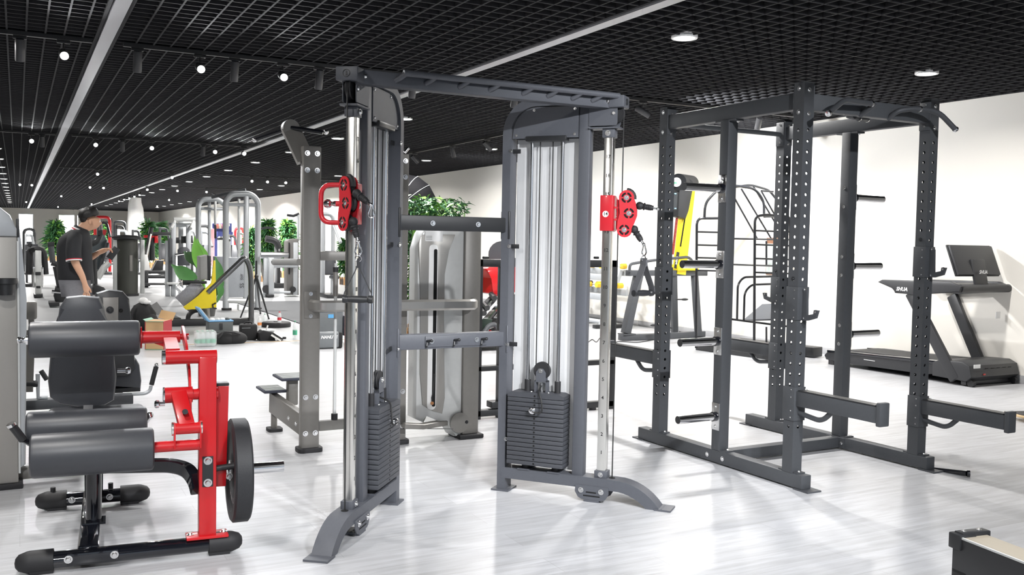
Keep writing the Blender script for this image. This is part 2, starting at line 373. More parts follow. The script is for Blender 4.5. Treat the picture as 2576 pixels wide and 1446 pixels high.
# track lights: near track across the hall at y=8.6, the next at y=17, one running along the wall bay, one overhead behind the camera
YT = 8.6
def tx(px, py, y=YT): return yp(px, py, y).x
CAMDIR = V((1.2, 1.0, .2))
track(YT, -.6, .56, 'black light track across the ceiling at the far left, left of the first aluminium strip')
track(YT, .80, 3.70, 'black light track across the ceiling between the two aluminium strips, nearer one')
track(YT, 3.95, 8.6, 'black light track across the ceiling over the rack bay')
def aimc(x): return (x*.5+.4, 1.5, .6)
lit = [(160, 153, 'left of the first strip'), (503, 187, 'middle one over the hall'), (711, 201, 'nearest the cable machine')]
for a, b, l in lit: spot(tx(a, b), YT, aimc(tx(a, b)), 'lit track spotlight shining toward the camera, %s' % l, SPOTE*.55)
dark = [(50, 120, 'at the far left'), (346, 150, 'just right of the first aluminium strip'), (590, 180, 'between two lit spotlights'), (803, 200, 'left of the cable machine top'), (1038, 225, 'over the pull-up bar'), (1295, 255, 'right half of the pull-up bar'), (1617, 285, 'tilted, left of the power rack'), (1908, 312, 'seen under the rack side beam')]
for a, b, l in dark:
    x = tx(a, b); spot(x, YT, (x, YT+.9, 0) if a < 1500 else (XR, YT-1.6 if a < 1800 else YT+1.9, .9), 'dark grey cylinder track spotlight turned away, %s' % l, SPOTE*(.22 if a < 1500 else 1.5 if a < 1800 else 1.7), 70 if a < 1500 else 125)
YT2 = 17.0
track(YT2, .8, 3.7, 'second black light track between the two aluminium strips'); track(YT2, -1, .56, 'second black light track left of the first strip')
for a, b, l in ((79, 343, 'left of the first strip'), (240, 354, 'first right of the strip'), (381, 363, 'second right of the strip'), (540, 371, 'beside the far strip'), (613, 375, 'touching the far strip')): spot(tx(a, b, YT2), YT2, aimc(tx(a, b, YT2)), 'lit spotlight on the second track, %s' % l, SPOTE*.4)
for a, b, l in ((106, 345, 'near the first strip'), (308, 352, 'between lit ones'), (511, 365, 'left of the far strip')): spot(tx(a, b, YT2), YT2, (tx(a, b, YT2), YT2+1, 0), 'small dark spotlight on the second track, %s' % l)
wt = thing('light_track', 'black light track running along the wall bay above the dip machine', 'light track', Frame(6.46, 0, 0, HC)); P('rail', wt, TRK, S().b2((-.018, 12.4, -.035), (.018, 20, -.001)))
for y, l, a in ((14.4, 'pointing down', (7.2, 14.4, 0)), (13.1, 'tilted to the left', (9, 13.6, .6)), (16.1, 'seen beside the grey post', (9, 16.5, .6))): spot(6.46, y, a, 'dark spotlight on the wall-bay track %s' % l, SPOTE*1.3, 120)
farl = [(245, 434), (226, 466), (260, 466), (154, 498), (146, 519), (66, 507), (50, 463), (80, 464), (432, 437), (370, 474), (446, 484), (519, 485), (718, 465), (672, 465), (633, 455), (425, 510), (395, 517), (230, 512)]
for k_, (a, b) in enumerate(sorted(farl)):
    g = G(a, b, HC-.2); t = min((25.4, 33.0, 42, 52, 60), key=lambda q: abs(q-g.y)); spot(tx(a, b, t), t, aimc(tx(a, b, t)), 'tiny lit spotlight at the hall end, %s from the left' % NB[k_].replace('nearest', 'first'))
for k_, (a, b) in enumerate(((300, 497), (313, 491), (326, 485), (339, 479), (352, 473))):
    d_ = ray(a, b); q_ = EYE+d_*(3.95/d_.x); spot(3.95, q_.y, (3.0, q_.y-3, 0), 'dark far spotlight, %s in the tight cluster beside the second strip' % NB[k_].replace('nearest', 'first'))
for y, x0, x1 in ((25.4, .9, 3.6), (33.0, .9, 3.6), (25.4, 4.2, 8.6), (33, 4.2, 8.6)): track(y, x0, x1, 'thin far light track %s' % ('in the third row between the strips', 'in the fourth row between the strips', 'in the third row over the wall bay', 'in the fourth row over the wall bay')[((25.4, .9), (33.0, .9), (25.4, 4.2), (33, 4.2)).index((y, x0))])
# overhead track behind the camera, lighting the machines
track(.6, -1.5, .5, 'light track overhead left of the camera'); track(.6, .8, 3.7, 'light track overhead above the camera'); track(.6, 4.0, 8.6, 'light track overhead right of the camera')
for x, a, e, an in ((1.7, (2.75, 4.0, .8), 2.6, 50), (2.2, (2.2, 3.1, .0), 2.9, 62), (3.3, (4.2, 4.4, 1.0), 1.8, 75), (-.5, (.25, 4.4, .55), 1.5, 48)): spot(x, .6, a, 'track spotlight out of view above the camera', SPOTE*e, an)  # unseen spots; the leftmost is added to brighten the leg machine
# ------------------------------------------------------------------ dual-tower cable machine (functional trainer)
FTF = Frame(2.0225, 4.5)
ft = thing('cable_crossover_machine', 'charcoal dual-tower cable machine with red pulley trolleys and chrome numbered poles', 'cable machine', FTF)
D = V((.637, -.771, 0)).normalized()
def tower_map(side):                                   # local s (rear->front), t (inner side +), z
    d = V((D.x*side, D.y, 0)); inn = V((side*D.y, -D.x, 0))
    o = V((side*.3325, 0, 0)); m = M((d, inn, V((0, 0, 1)))).transposed().to_4x4(); m.translation = o; return m
def num_z(i): return .262+(i-1)*.0962
def tower(side):
    m = tower_map(side); X = m.to_3x3(); TP = lambda *a: m@V(a)
    A = lambda name, mt, sh, par=ft: P(name, par, mt, sh, m)
    B = lambda p, n=(0, 1, 0), r=.010, par=ft: bolt(par, TP(*p), X@V(n), r)
    # rear column bending over into the top
    pts = [(0, 0, .008), (0, 0, 1.93)]+[tuple(p) for p in arc((.165, 0, 1.93), .165, 180, 90, 8)][1:]+[(.43, 0, 2.095)]
    A('rear_column', STEEL, S()._sweep(pts, [(-.023, -.045), (.023, -.045), (.023, .045), (-.023, .045)], up=(0, 1, 0)))
    A('foot_plate', STEEL, S().b2((-.05, -.062, 0), (.05, .062, .009)))
    A('front_column', STEEL, S().b2((.40, -.03, .12), (.462, .03, 2.06), bev=.006))
    # base bar with curved front foot
    pts = [(.0, 0, .1), (.60, 0, .1)]+[tuple(p) for p in arc((.64, 0, -.165), .265, 84, 22, 9)]+[(.915, 0, .0)]
    A('base_bar', STEEL, S()._sweep(pts, [(-.029, -.046), (.029, -.046), (.029, .046), (-.029, .046)], up=(0, 1, 0)))
    A('foot_plate', STEEL, S().b2((.855, -.055, 0), (.94, .055, .009)))
    # cover and back panel
    poly = [(.028, 1.905), (.398, 1.905), (.398, 2.066)]+[(p.x, p.z) for p in arc((.165, 0, 1.935), .133, 90, 180, 7)]
    A('top_cover', STEEL, S().prism(poly, (0, .022, 0), (1, 0, 0), (0, 0, 1), -.012))
    A('top_cover', STEEL, S().prism(poly, (0, -.022, 0), (1, 0, 0), (0, 0, 1), .012))
    for a in ((.05, 1.922), (.378, 1.922), (.15, 2.052), (.378, 2.052)): B((a[0], .035, a[1]), r=.006)
    A('back_panel', LGREY, S().b2((.03, -.043, .135), (.40, -.036, 1.905)))
    A('rod_bracket', PLAST, S().b2((.105, -.012, 1.888), (.335, .045, 1.916), bev=.006))
    for z, q in ((1.84, 0), (1.33, 0), (.80, 0), (.285, 0)):
        A('panel_clip', PLAST, S().b2((.018, .006, z-.012), (.068, .012, z+.012), bev=.003)); B((.026, .046, z), r=.009)
    for s in (.132, .304):
        A('guide_rod', CHROME, S().cyl((s, .005, .16), (s, .005, 1.9), .011, n=14))
        A('rod_bumper', RUBBER, S().cyl((s, .005, .548), (s, .005, .615), .017, n=14))
        A('rubber_stop', RUBBER, S().cyl((s, .005, .128), (s, .005, .158), .024, n=14))
        A('stop_plate', STEEL, S().b2((s-.035, -.05, .128), (s+.035, .05, .134)))
    for s in (.178, .25): A('lift_cable', CABLE, S().cyl((s, .005, .66), (s, .005, 1.9), .003, n=6))
    # floating pulley
    A('pulley_wheel', RUBBER, S().lathe([(.0, -.011), (.012, -.012), (.03, -.010), (.046, -.012), (.047, -.009), (.041, 0), (.047, .009), (.046, .012), (.03, .010), (.012, .012), (0, .011)], (.214, .005, .668), (0, 1, 0), 28))
    A('pulley_bracket', STEEL, S().prism([(-.028, -.055), (.028, -.055), (.028, -.01), (.012, .012), (-.012, .012), (-.028, -.01)], (.214, .022, .668), (1, 0, 0), (0, 0, 1), -.005).prism([(-.028, -.055), (.028, -.055), (.028, -.01), (.012, .012), (-.012, .012), (-.028, -.01)], (.214, -.008, .668), (1, 0, 0), (0, 0, 1), -.005).b2((.178, -.012, .606), (.25, .026, .614)).b2((.178, -.012, .55), (.186, .026, .614)).b2((.242, -.012, .55), (.25, .026, .614)))
    B((.214, .028, .668), r=.010)
    A('stack_bolt', NUT, S().cyl((.214, .005, .55), (.214, .005, .60), .008, n=12))
    for s in (.165, .262): B((s, .03, .549), (0, 0, 1), .009)
    # weight stack
    n = 16; z0, pit = .160, .0243
    wm = m
    for i in range(n):
        z = z0+i*pit; hh = pit-.0022
        if i < n-1:
            me = shared('weight_plate%d' % side, lambda: (lambda q: (q.b.transform(X.to_4x4()), q)[1])(S().b2((-.16, -.055, 0), (.16, .055, pit-.0028), bev=.0025)), WEIGHT)
            o = ob('weight_plate', me, ft, M.Translation(TP(.201, .012, z)))
        else: A('weight_plate', WEIGHT, S().prism([(-.16, 0), (.16, 0), (.16, .018), (.135, .028), (-.135, .028), (-.16, .018)], (.201, .067, z), (1, 0, 0), (0, 0, 1), .11))
    for i in range(n): A('pin_hole', HOLE, S().cyl((.197, .0676, z0+i*pit+.0115), (.197, .0682, z0+i*pit+.0115), .0052, n=10)) if i != n-4 else None
    zp = z0+(n-3.5)*pit
    A('selector_pin', CHROME, S().cyl((.195, .066, zp), (.195, .084, zp), .008, n=12).lathe([(0, 0), (.014, 0), (.017, .005), (.015, .012), (.019, .018), (.013, .024), (0, .026)], (.195, .082, zp), (0, 1, 0), 14))
    A('pin_cord', CABLE, S().tube(rnd([(.214, .01, .585), (.22, .075, .565), (.245, .09, .52), (.252, .095, zp+.002), (.238, .1, zp-.012), (.197, .105, zp-.004)], .03, 4), .0042, 8))
    # numbered chrome pole
    A('numbered_pole', CHROMEW, S().b2((.536, -.0235, .135), (.583, .0235, 1.945), bev=.004))
    for i in range(1, 18):
        if i == 14: continue
        text(ft, str(i), TP(.560, .0242, num_z(i)), X@V((0, 1, 0)), .026, INK, name='pole_number', bold=.015)
    A('pole_clamp', STEEL, S().b2((.525, -.03, .128), (.594, .03, .165), bev=.003)); B((.56, .031, .146), r=.011)
    A('pole_clamp', STEEL, S().b2((.527, -.03, 1.90), (.592, .03, 1.944), bev=.003)); B((.558, .031, 1.922), r=.012)
    A('cable_port', HOLE, S().cyl((.615, 0, .1292), (.615, 0, .1302), .017, n=18))
    # upper pulley housing
    for t in (-.034, .029): A('pulley_housing', STEEL, S().prism([(.455, 1.96), (.602, 1.96), (.607, 1.975), (.607, 2.05), (.455, 2.05)], (0, t, 0), (1, 0, 0), (0, 0, 1), -.005))
    A('housing_floor', STEEL, S().b2((.458, -.042, 1.945), (.618, .042, 1.953)))
    A('housing_mark', HOLE, S().prism([(.487, 1.965), (.503, 2.0), (.487, 2.036), (.471, 2.0)], (0, .0305, 0), (1, 0, 0), (0, 0, 1), -.001))
    for a0 in (100, 195): A('housing_slot', HOLE, S().prism([(p.x, p.z) for p in arc((.588, 0, 2.022), .042, a0, a0+70, 6)]+[(p.x, p.z) for p in arc((.588, 0, 2.022), .027, a0+70, a0, 6)], (0, .0305, 0), (1, 0, 0), (0, 0, 1), -.001))
    B((.588, .031, 2.022), r=.013); B((.588, -.031, 2.022), (0, -1, 0), .013)
    A('pulley_wheel', RUBBER, S().lathe([(.0, -.013), (.012, -.013), (.03, -.010), (.046, -.013), (.048, -.009), (.042, 0), (.048, .009), (.046, .013), (.03, .010), (.012, .013), (0, .013)], (.588, 0, 2.022), (0, 1, 0), 28))
    A('lift_cable', CABLE, S().cyl((.632, 0, 2.02), (.632, 0, 1.60), .003, n=6).cyl((.615, 0, 1.46), (.615, 0, .13), .0032, n=6))
    # lower pulley guard
    for t in (-.05, .046): A('pulley_guard', STEEL, S().prism([(.43, .085), (.61, .085), (.612, .05), (.595, .022), (.575, .012), (.465, .012), (.445, .022), (.428, .05)], (0, t, 0), (1, 0, 0), (0, 0, 1), -.005))
    A('pulley_guard_foot', STEEL, S().b2((.478, -.05, .0), (.56, .05, .013)))
    for s in (.462, .572): B((s, .052, .06), r=.012)
    for z, a, b in ((.052, .49, .545), (.033, .475, .565)): A('guard_slot', HOLE, S().b2((a, .051, z-.003), (b, .0525, z+.003)))
    # red trolley
    tz = 1.512
    tr = P('trolley', ft, REDW, S().b2((.525, -.034, tz-.092), (.594, .034, tz+.092), bev=.004), m)
    A('number_window', WINK, S().cyl((.556, .0342, tz-.005), (.556, .0348, tz-.005), .0165, n=20), tr); text(tr, '14', TP(.556, .0352, tz-.005), X@V((0, 1, 0)), .024, INK, name='pole_number', bold=.015)
    hp = rnd([(.56, -.034, tz+.085), (.56, -.15, tz+.085), (.56, -.15, tz-.085), (.56, -.034, tz-.085)], .05, 6)
    A('trolley_handle', REDW, S().tube(hp, .0115, 10), tr)
    A('pull_pin', CHROME, S().lathe([(0, 0), (.013, 0), (.013, .012), (.010, .016), (.010, .024), (.019, .03), (.021, .045), (.016, .056), (0, .058)], (.56, -.075, tz), (0, -1, 0), 16), tr)
    A('pin_sleeve', REDW, S().cyl((.56, -.03, tz), (.56, -.078, tz), .0125, n=14), tr)
    # swivel arm: hinge then two plates with three wheels; the plates swing with the arm direction
    ang = math.radians(-12 if side > 0 else 55)
    sw = m@M.Translation((.607, .004 if side > 0 else -.03, tz))@M.Rotation(ang, 4, 'Z')
    Wp = lambda name, mt, sh, par=tr: P(name, par, mt, sh, sw)
    Wp('hinge', REDW, S().b2((-.012, -.008, .024), (.05, .008, .034)).b2((-.012, -.008, -.038), (.05, .008, -.028)).cyl((.008, 0, -.07), (.008, 0, .07), .008, n=10))
    out = [V((.05+.039*math.cos(a), 0, .080+.039*math.sin(a))) for a in [math.radians(q) for q in range(-10, 191, 20)]]
    left = [V((.013, 0, .045)), V((.016, 0, 0)), V((.006, 0, -.045))]
    low = [V((.042+.038*math.cos(a), 0, -.085+.038*math.sin(a))) for a in [math.radians(q) for q in range(170, 371, 20)]]
    right = [V((.092, 0, -.045)), V((.104, 0, -.012)), V((.104, 0, .02)), V((.096, 0, .055))]
    poly = [(p.x, p.z) for p in out+left+low+right]
    wh = [(.05, .080), (.064, 0), (.042, -.085)]
    for t in (.019, -.024): 
        Wp('swivel_plate', REDW, S().prism(poly, (0, t, 0), (1, 0, 0), (0, 0, 1), -.005))
        tt = t+(.0053 if t > 0 else -.0003)
        for cxx, czz in wh:
            for a0 in (10, 100, 190, 280): Wp('plate_slot', HOLE, S().prism([(p.x, p.z) for p in arc((cxx, 0, czz),   .027, a0, a0+70, 5)]+[(p.x, p.z) for p in arc((cxx, 0, czz), .017, a0+70, a0, 5)], (0, tt, 0), (1, 0, 0), (0, 0, 1), -.0006))
            bolt(tr, sw@V((cxx, t+(.006 if t > 0 else -.001), czz)), (sw.to_3x3()@V((0, 1 if t > 0 else -1, 0))), .010)
    for cxx, czz in wh: Wp('pulley_wheel', RUBBER, S().lathe([(.0, -.014), (.036, -.014), (.037, -.010), (.031, 0), (.037, .010), (.036, .014), (0, .014)], (cxx, -.001, czz), (0, 1, 0), 24))
    Wp('bumper_band', RUBBER, S().tube([V((p.x*.99, 0, p.z)) for p in out[:6]]+[], .012, 8))
    # cable stops: rubber ball + ribbed sleeve
    def stop(p, d, name='cable_stop'):
        p = V(p); d = V(d).normalized()
        Wp(name, RUBBER, S().lathe([(0, -.022), (.013, -.018), (.020, -.008), (.021, 0), (.018, .010), (.014, .016), (.019, .020), (.020, .024), (.014, .028), (.014, .036), (.016, .038), (.014, .042), (.016, .046), (.014, .050), (.0155, .054), (.013, .062), (.012, .070), (0, .072)], p, d, 18))
        Wp('cable_eye', CHROME, S().cyl(p+d*.068, p+d*.088, .006, n=10).ball(p+d*.092, .009))
        return sw@(p+d*.098)
    e1 = stop((.118, 0, .040), (.96, 0, -.16) if side > 0 else (.8, .2, -.5))
    e2 = stop((.092, 0, -.082), (.55, .1, -.83) if side > 0 else (.25, .1, -.95))
    return e1, e2
eyeR = tower(1); eyeL = tower(-1)
# beams between the towers
def fa(p): return V(p)-FTF.o
P('cross_bar', ft, STEELD, S().b2((-.31, -.03, 1.405), (.31, .03, 1.482), bev=.004))
P('cross_bar', ft, STEEL, S().b2((-.31, -.03, .79), (.31, .03, .868), bev=.004))
for z in (1.443, .829):
    for sx in (-1, 1): P('mount_plate', ft, STEELD if z > 1 else STEEL, S().b2((sx*.308, -.05, z-.075), (sx*.318, .045, z+.075), bev=.003))
for x in (-.125, .135): bolt(ft, (x, -.031, 1.443), (0, -1, 0), .011); bolt(ft, (x, -.038, .832), (0, -1, 0), .011)
P('hook_plate', ft, STEEL, S().b2((-.16, -.037, .80), (.195, -.03, .858), bev=.004))
for x in (-.15, .005, .165): P('hook', ft, STEELD, S().cyl((x, -.036, .832), (x+.01, -.07, .838), .0075, n=10).ball((x+.01, -.072, .838), .009).tube([(x, -.04, .83), (x-.005, -.045, .81), (x-.005, -.04, .80)], .005, 6))
tl = tower_map(-1)@V((.56, 0, 0)); tr_ = tower_map(1)@V((.56, 0, 0))
by = tl.y
P('top_beam', ft, STEEL, S().b2((tl.x, by-.035, 2.047), (tr_.x, by+.035, 2.110), bev=.004))
for sd in (-1, 1):
    mm = tower_map(sd)
    cp_ = P('end_cap', ft, STEEL, S().b2((.50, -.052, 2.05), (.645, .052, 2.112), bev=.006), mm)
    P('cap_emblem', cp_, STEELD, S().tube([V((.6465, .016*math.cos(a), 2.081+.016*math.sin(a))) for a in [2*PI*i/16 for i in range(16)]], .0018, 5, closed=True).b2((.645, -.003, 2.072), (.647, .004, 2.091)), mm)
    bolt(ft, mm@V((.555, .053, 2.081)), mm.to_3x3()@V((0, 1, 0)), .013)
# pull-up bar in front of the beam, on stubs
bx0, bx1 = -.4765, .6945
P('pull_up_bar', ft, STEEL, S().cyl((bx0, by-.068, 2.107), (bx1, by-.068, 2.107), .0145, n=18))
for x in (bx0+.005, bx0+.15, bx0+.32, bx0+.48, bx0+.66, bx0+.80, bx0+.94, bx0+1.06):
    if x < bx1: P('bar_stub', ft, STEEL, S().tube([(x+.004, by-.066, 2.103), (x-.012, by-.05, 2.088), (x-.03, by-.03, 2.075)], .013, 10))

# hanging handles with snap hooks
def snap_hook(parent, p, size=.055, dirv=(0, 0, -1), lean=0):
    w_ = size*.3; m = M.Translation(p)@M.Rotation(lean, 4, 'Y')
    pts = rnd([(-.004, 0, 0), (-w_*.5, 0, -size*.35), (-w_, 0, -size*.8), (0, 0, -size*1.1), (w_, 0, -size*.8), (w_*.5, 0, -size*.35), (.004, 0, 0)], size*.3, 4, True)
    return P('snap_hook', parent, CHROME, S().tube(pts, .0036, 8, closed=True).cyl((w_*.6, 0, -size*.35), (w_*.95, 0, -size*.75), .0042, n=8), m)
def stirrup(eye, label, rz, web_w, webm):
    p = FTF.m@eye; fr = Frame(p.x, p.y, rz, p.z)
    h = thing('stirrup_attachment', label, 'attachment', fr, 'stirrup attachments on the cable machine')
    snap_hook(h, V((0, 0, .004)))
    P('ring', h, CHROME, S().tube([V((.013*math.cos(a), .002, -.066+.013*math.sin(a))) for a in [2*PI*i/14 for i in range(14)]], .003, 7, closed=True))
    zt, zb = -.085, -.245
    P('strap', h, webm, S()._sweep([(-.062, 0, zb+.006), (-.058, 0, zb+.03), (-.012, 0, zt-.035), (-.003, 0, zt-.01), (-.002, 0, zt+.02)], [(-.0015, -web_w/2), (.0015, -web_w/2), (.0015, web_w/2), (-.0015, web_w/2)], up=(0, 1, 0)))
    P('strap', h, webm, S()._sweep([(.062, 0, zb+.006), (.058, 0, zb+.03), (.012, 0, zt-.035), (.003, 0, zt-.01), (.002, 0, zt+.02)], [(-.0015, -web_w/2), (.0015, -web_w/2), (.0015, web_w/2), (-.0015, web_w/2)], up=(0, 1, 0)))
    P('stitched_loop', h, webm, S().box((0, 0, zt-.005), (.012, web_w+.002, .034), bev=.002))
    P('grip', h, PLAST, S().lathe([(.0, -.066), (.0165, -.066), (.0175, -.058), (.0175, -.048), (.0135, -.042), (.0155, -.02), (.0165, 0), (.0155, .02), (.0135, .042), (.0175, .048), (.0175, .058), (.0165, .066), (0, .066)], (0, 0, zb), (1, 0, 0), 18))
    return h
stirrup(eyeL[1], 'black stirrup handle hanging from the left red trolley on a thin strap', -.45, .014, WEB)
stirrup(eyeR[1], 'black stirrup handle with wide grey webbing hanging from the right red trolley', .12, .044, mat('grey_webbing', (.09, .092, .1), .85, 0, .3, 260, .3))
pL = FTF.m@eyeL[0]; hk = thing('snap_hook', 'chrome snap hook dangling empty from the left red trolley', 'snap hook', Frame(pL.x, pL.y, -.4, pL.z)); snap_hook(hk, V((0, 0, .004)))
# ------------------------------------------------------------------ power rack
RKF = Frame(3.8115, 5.0457, .0194)                      # near-left corner of the rear-left upright; local +x to the wall, -y to the camera
rk = thing('power_rack', 'graphite power rack with drilled uprights and chrome plate-storage pegs', 'power rack', RKF)
UPW, RD, RW, RH, RZ = .075, 1.202, 1.061, 2.2666, .085
def drilled(h0, h1, w, zs, r=.0095, th=.004):            # square tube with real holes through all four faces
    s = S(); q = 12; pit = min(b-a for a, b in zip(zs, zs[1:]))*.98
    for f in range(4):
        rot = M.Rotation(f*PI/2, 4, 'Z'); fc = lambda a, z, d=0: rot@V((a, -w/2+d, z))
        cur = h0
        for z in zs:
            lo, hi = z-pit/2, z+pit/2
            if lo > cur+1e-5: s.quad(fc(-w/2, cur), fc(w/2, cur), fc(w/2, lo), fc(-w/2, lo))
            ring, sq, inn = [], [], []
            for i in range(q):
                a = 2*PI*(i+.5)/q; cx_, sz_ = math.cos(a), math.sin(a); ring.append(fc(r*cx_, z+r*sz_)); inn.append(fc(r*cx_, z+r*sz_, th))
                k = min(w/2/max(abs(cx_), 1e-6), pit/2/max(abs(sz_), 1e-6)); sq.append((k*cx_, k*sz_))
            # snap the four outer points next to the corners onto the corners
            for sx in (-1, 1):
                for sz in (-1, 1):
                    i = min(range(q), key=lambda j: (sq[j][0]-sx*w/2)**2+(sq[j][1]-sz*pit/2)**2); sq[i] = (sx*w/2, sz*pit/2)
            sq = [fc(a, z+b) for a, b in sq]
            for i in range(q):
                j = (i+1) % q; s.quad(ring[i], ring[j], sq[j], sq[i]); s.quad(inn[i], inn[j], ring[j], ring[i])
            cur = hi
        s.quad(fc(-w/2, cur), fc(w/2, cur), fc(w/2, h1), fc(-w/2, h1))
    s.b2((-w/2, -w/2, h1-.004), (w/2, w/2, h1))
    bmesh.ops.remove_doubles(s.b, verts=s.b.verts, dist=1e-5); return s
hz = [.345+.0592*i for i in range(31)]; hz = [z for z in hz if z < 2.06]
up_me = mesh('upright', drilled(RZ, RH, UPW, hz), STEELR)
C2 = UPW/2
corners = {'A': (C2, C2), 'B': (C2, C2-RD), 'C': (C2+RW, C2), 'D': (C2+RW, C2-RD)}
for k, (x, y) in corners.items():
    ob('upright', up_me, rk, M.Translation((x, y, 0)))
    P('foot_bracket', rk, STEELR, S().b2((x-.03, y-C2-.035, RZ-.001), (x+.03, y-C2, RZ+.008)).b2((x-.03, y+C2, RZ-.001), (x+.03, y+C2+.035, RZ+.008)))
    bolt(rk, (x, y-C2-.018, RZ+.008), (0, 0, 1), .010)
    for z in (RH-.035, RH-.165):
        bolt(rk, (x-C2-.001, y+.0, z), (-1, 0, 0), .011); bolt(rk, (x+.0, y-C2-.001, z-.01), (0, -1, 0), .011)
for x, ya, yb in ((C2, RKF.z(1619, 1104, 0).y+.02, RKF.z(2024, 1234.7, 0).y), (C2+RW, RKF.z(1912, 1066, 0).y+.02, RKF.z(2342, 1184, 0).y)):
    P('base_rail', rk, STEELR, S().b2((x-.0375, yb, .008), (x+.0375, ya, RZ), bev=.004))
    for y in (ya, yb): P('foot_plate', rk, STEELR, S().b2((x-.045, y-.055, 0), (x+.06, y+.055, .008)))
ym = (RKF.z(1810, 1137, RZ).y+RKF.z(2115, 1096, RZ).y)/2+C2
for x in (C2, C2+RW):
    P('middle_upright', rk, STEELR, S().b2((x-C2, ym-C2, RZ), (x+C2, ym+C2, RH-.145), bev=.004))
    P('foot_bracket', rk, STEELR, S().b2((x-.035, ym-C2-.05, RZ-.001), (x+.035, ym-C2, RZ+.008)).b2((x-.035, ym-C2-.05, RH-.155), (x+.035, ym+C2+.05, RH-.145)))
    bolt(rk, (x+.01, ym-C2-.025, RZ+.008), (0, 0, 1), .011); bolt(rk, (x+.01, ym-C2-.025, RH-.156), (0, 0, -1), .011)
    P('side_beam', rk, STEELR, S().b2((x-.03, -RD+UPW+.006, RH-.145), (x+.03, -.006, RH-.055), bev=.004))
    for y in (-RD+UPW, 0): P('beam_plate', rk, STEELR, S().b2((x-.0375, y-.005 if y == 0 else y, RH-.185), (x+.0375, y+.0 if y == 0 else y+.006, RH-.015), bev=.002))
P('cross_rail', rk, STEELR, S().b2((C2+.038, ym-.035-.0, .012), (C2+RW-.038, ym+.035, .08), bev=.004))
for dy in (-.07, .07): bolt(rk, (-.001, ym+dy, .045), (-1, 0, 0), .012)
P('rail_plate', rk, STEELR, S().b2((C2+RW-.048, ym-.08, .012), (C2+RW-.038, ym+.08, .08))); bolt(rk, (C2+RW-.049, ym-.06, .045), (-1, 0, 0), .011)
# front beam with pull-up grips, thin rear bar
fy = C2-RD
P('front_beam', rk, STEELR, S().b2((UPW+.006, fy-.03, RH-.15), (RW-.006, fy+.03, RH-.06), bev=.004))
for x in (UPW+.003, RW-.003): P('beam_plate', rk, STEELR, S().b2((x-.003, fy-.0375, RH-.19), (x+.003, fy+.0375, RH-.02), bev=.002))
P('rear_bar', rk, STEELR, S().cyl((UPW, C2, RH-.105), (RW, C2, RH-.105), .017, n=14))
for x in (UPW+.003, RW-.003): P('beam_plate', rk, STEELR, S().b2((x-.003, C2-.0375, RH-.19), (x+.003, C2+.0375, RH-.02), bev=.002))
def q(px, py, y): p = RKF.y(px, py, y); return (p.x, y, p.z)
gl = [q(2165, 275, fy-.03), q(2150, 260, fy-.10), q(2193, 262, fy-.16), q(2130, 252, fy-.20), q(2083, 284, fy-.26)]
GRIP = mat('knurled_dark_grip', (.06, .063, .07), .55, .2, .1, 200, .2)
def grip(pts, cuff):
    g = P('pull_up_grip', rk, GRIP, S().tube(rnd(pts, .06, 6), .0155, 12))
    e = V(pts[-1]); d = (e-V(pts[-2])).normalized(); P('grip_cap', g, CHROME, S().lathe([(0, 0), (.018, 0), (.019, .008), (.015, .016), (0, .018)], e, d, 16))
    c = V(cuff[0]); P('cuff', g, CHROME, S().lathe([(.0155, -.006), (.0185, -.006), (.0185, .006), (.0155, .006)], c, V(cuff[1]), 16))
x0 = q(2170, 290, fy-.03)[0]
zz = q(2170, 290, fy-.03)[2]
grip([(x0-.01, fy-.02, zz+.0), (x0-.01, fy-.09, zz+.035), q(2200, 262, fy-.11), q(2125, 250, fy-.15), q(2085, 284, fy-.20)], (q(2192, 261, fy-.115), (1, 0, .1)))
x1, _, z1 = q(2238, 290, fy-.03)
grip([(x1, fy-.02, z1-.02), (x1, fy-.08, z1+.02), q(2300, 272, fy-.12), q(2360, 280, fy-.16), q(2402, 324, fy-.2)], (q(2313, 274, fy-.128), (1, 0, -.1)))
grip([(x0-.005, fy+.02, zz), (x0-.005, fy+.08, zz+.01), q(2165, 298, fy+.13), q(2180, 300, fy+.2)], (q(2160, 297, fy+.12), (1, .6, 0)))
# plate-storage pegs on the middle uprights
def peg(x, sx, z):
    P('peg_plate', rk, CHROME if z > 1.6 else NUT, S().box((x+sx*.003, ym+0, z), (.006, .07, .17), bev=.003))
    for dz in (-.062, .062): bolt(rk, (x+sx*.006, ym, z+dz), (sx, 0, 0), .009)
    p = P('storage_peg', rk, CHROME, S().cyl((x+sx*.03, ym, z), (x+sx*.30, ym, z), .0245, n=24))
    P('peg_collar', p, GLOSSB, S().cyl((x+sx*.005, ym, z), (x+sx*.03, ym, z), .03, n=20)); P('peg_end', p, STEELD, S().cyl((x+sx*.30, ym, z), (x+sx*.3015, ym, z), .0235, n=20))
def zpx(px, py, x): return RKF.x(px, py, x).z
for (a, b) in ((1812, 474), (1810, 665), (1805, 858), (1800, 1047)): 
    p = RKF.y(a, b, ym); peg(0, -1, p.z)
for (a, b) in ((2160, 498), (2152, 669), (2146, 840)):
    p = RKF.y(a, b, ym); peg(RW+UPW, 1, p.z)
    for dz in (-.062, .062): bolt(rk, (RW-.001, ym, p.z+dz), (-1, 0, 0), .010)
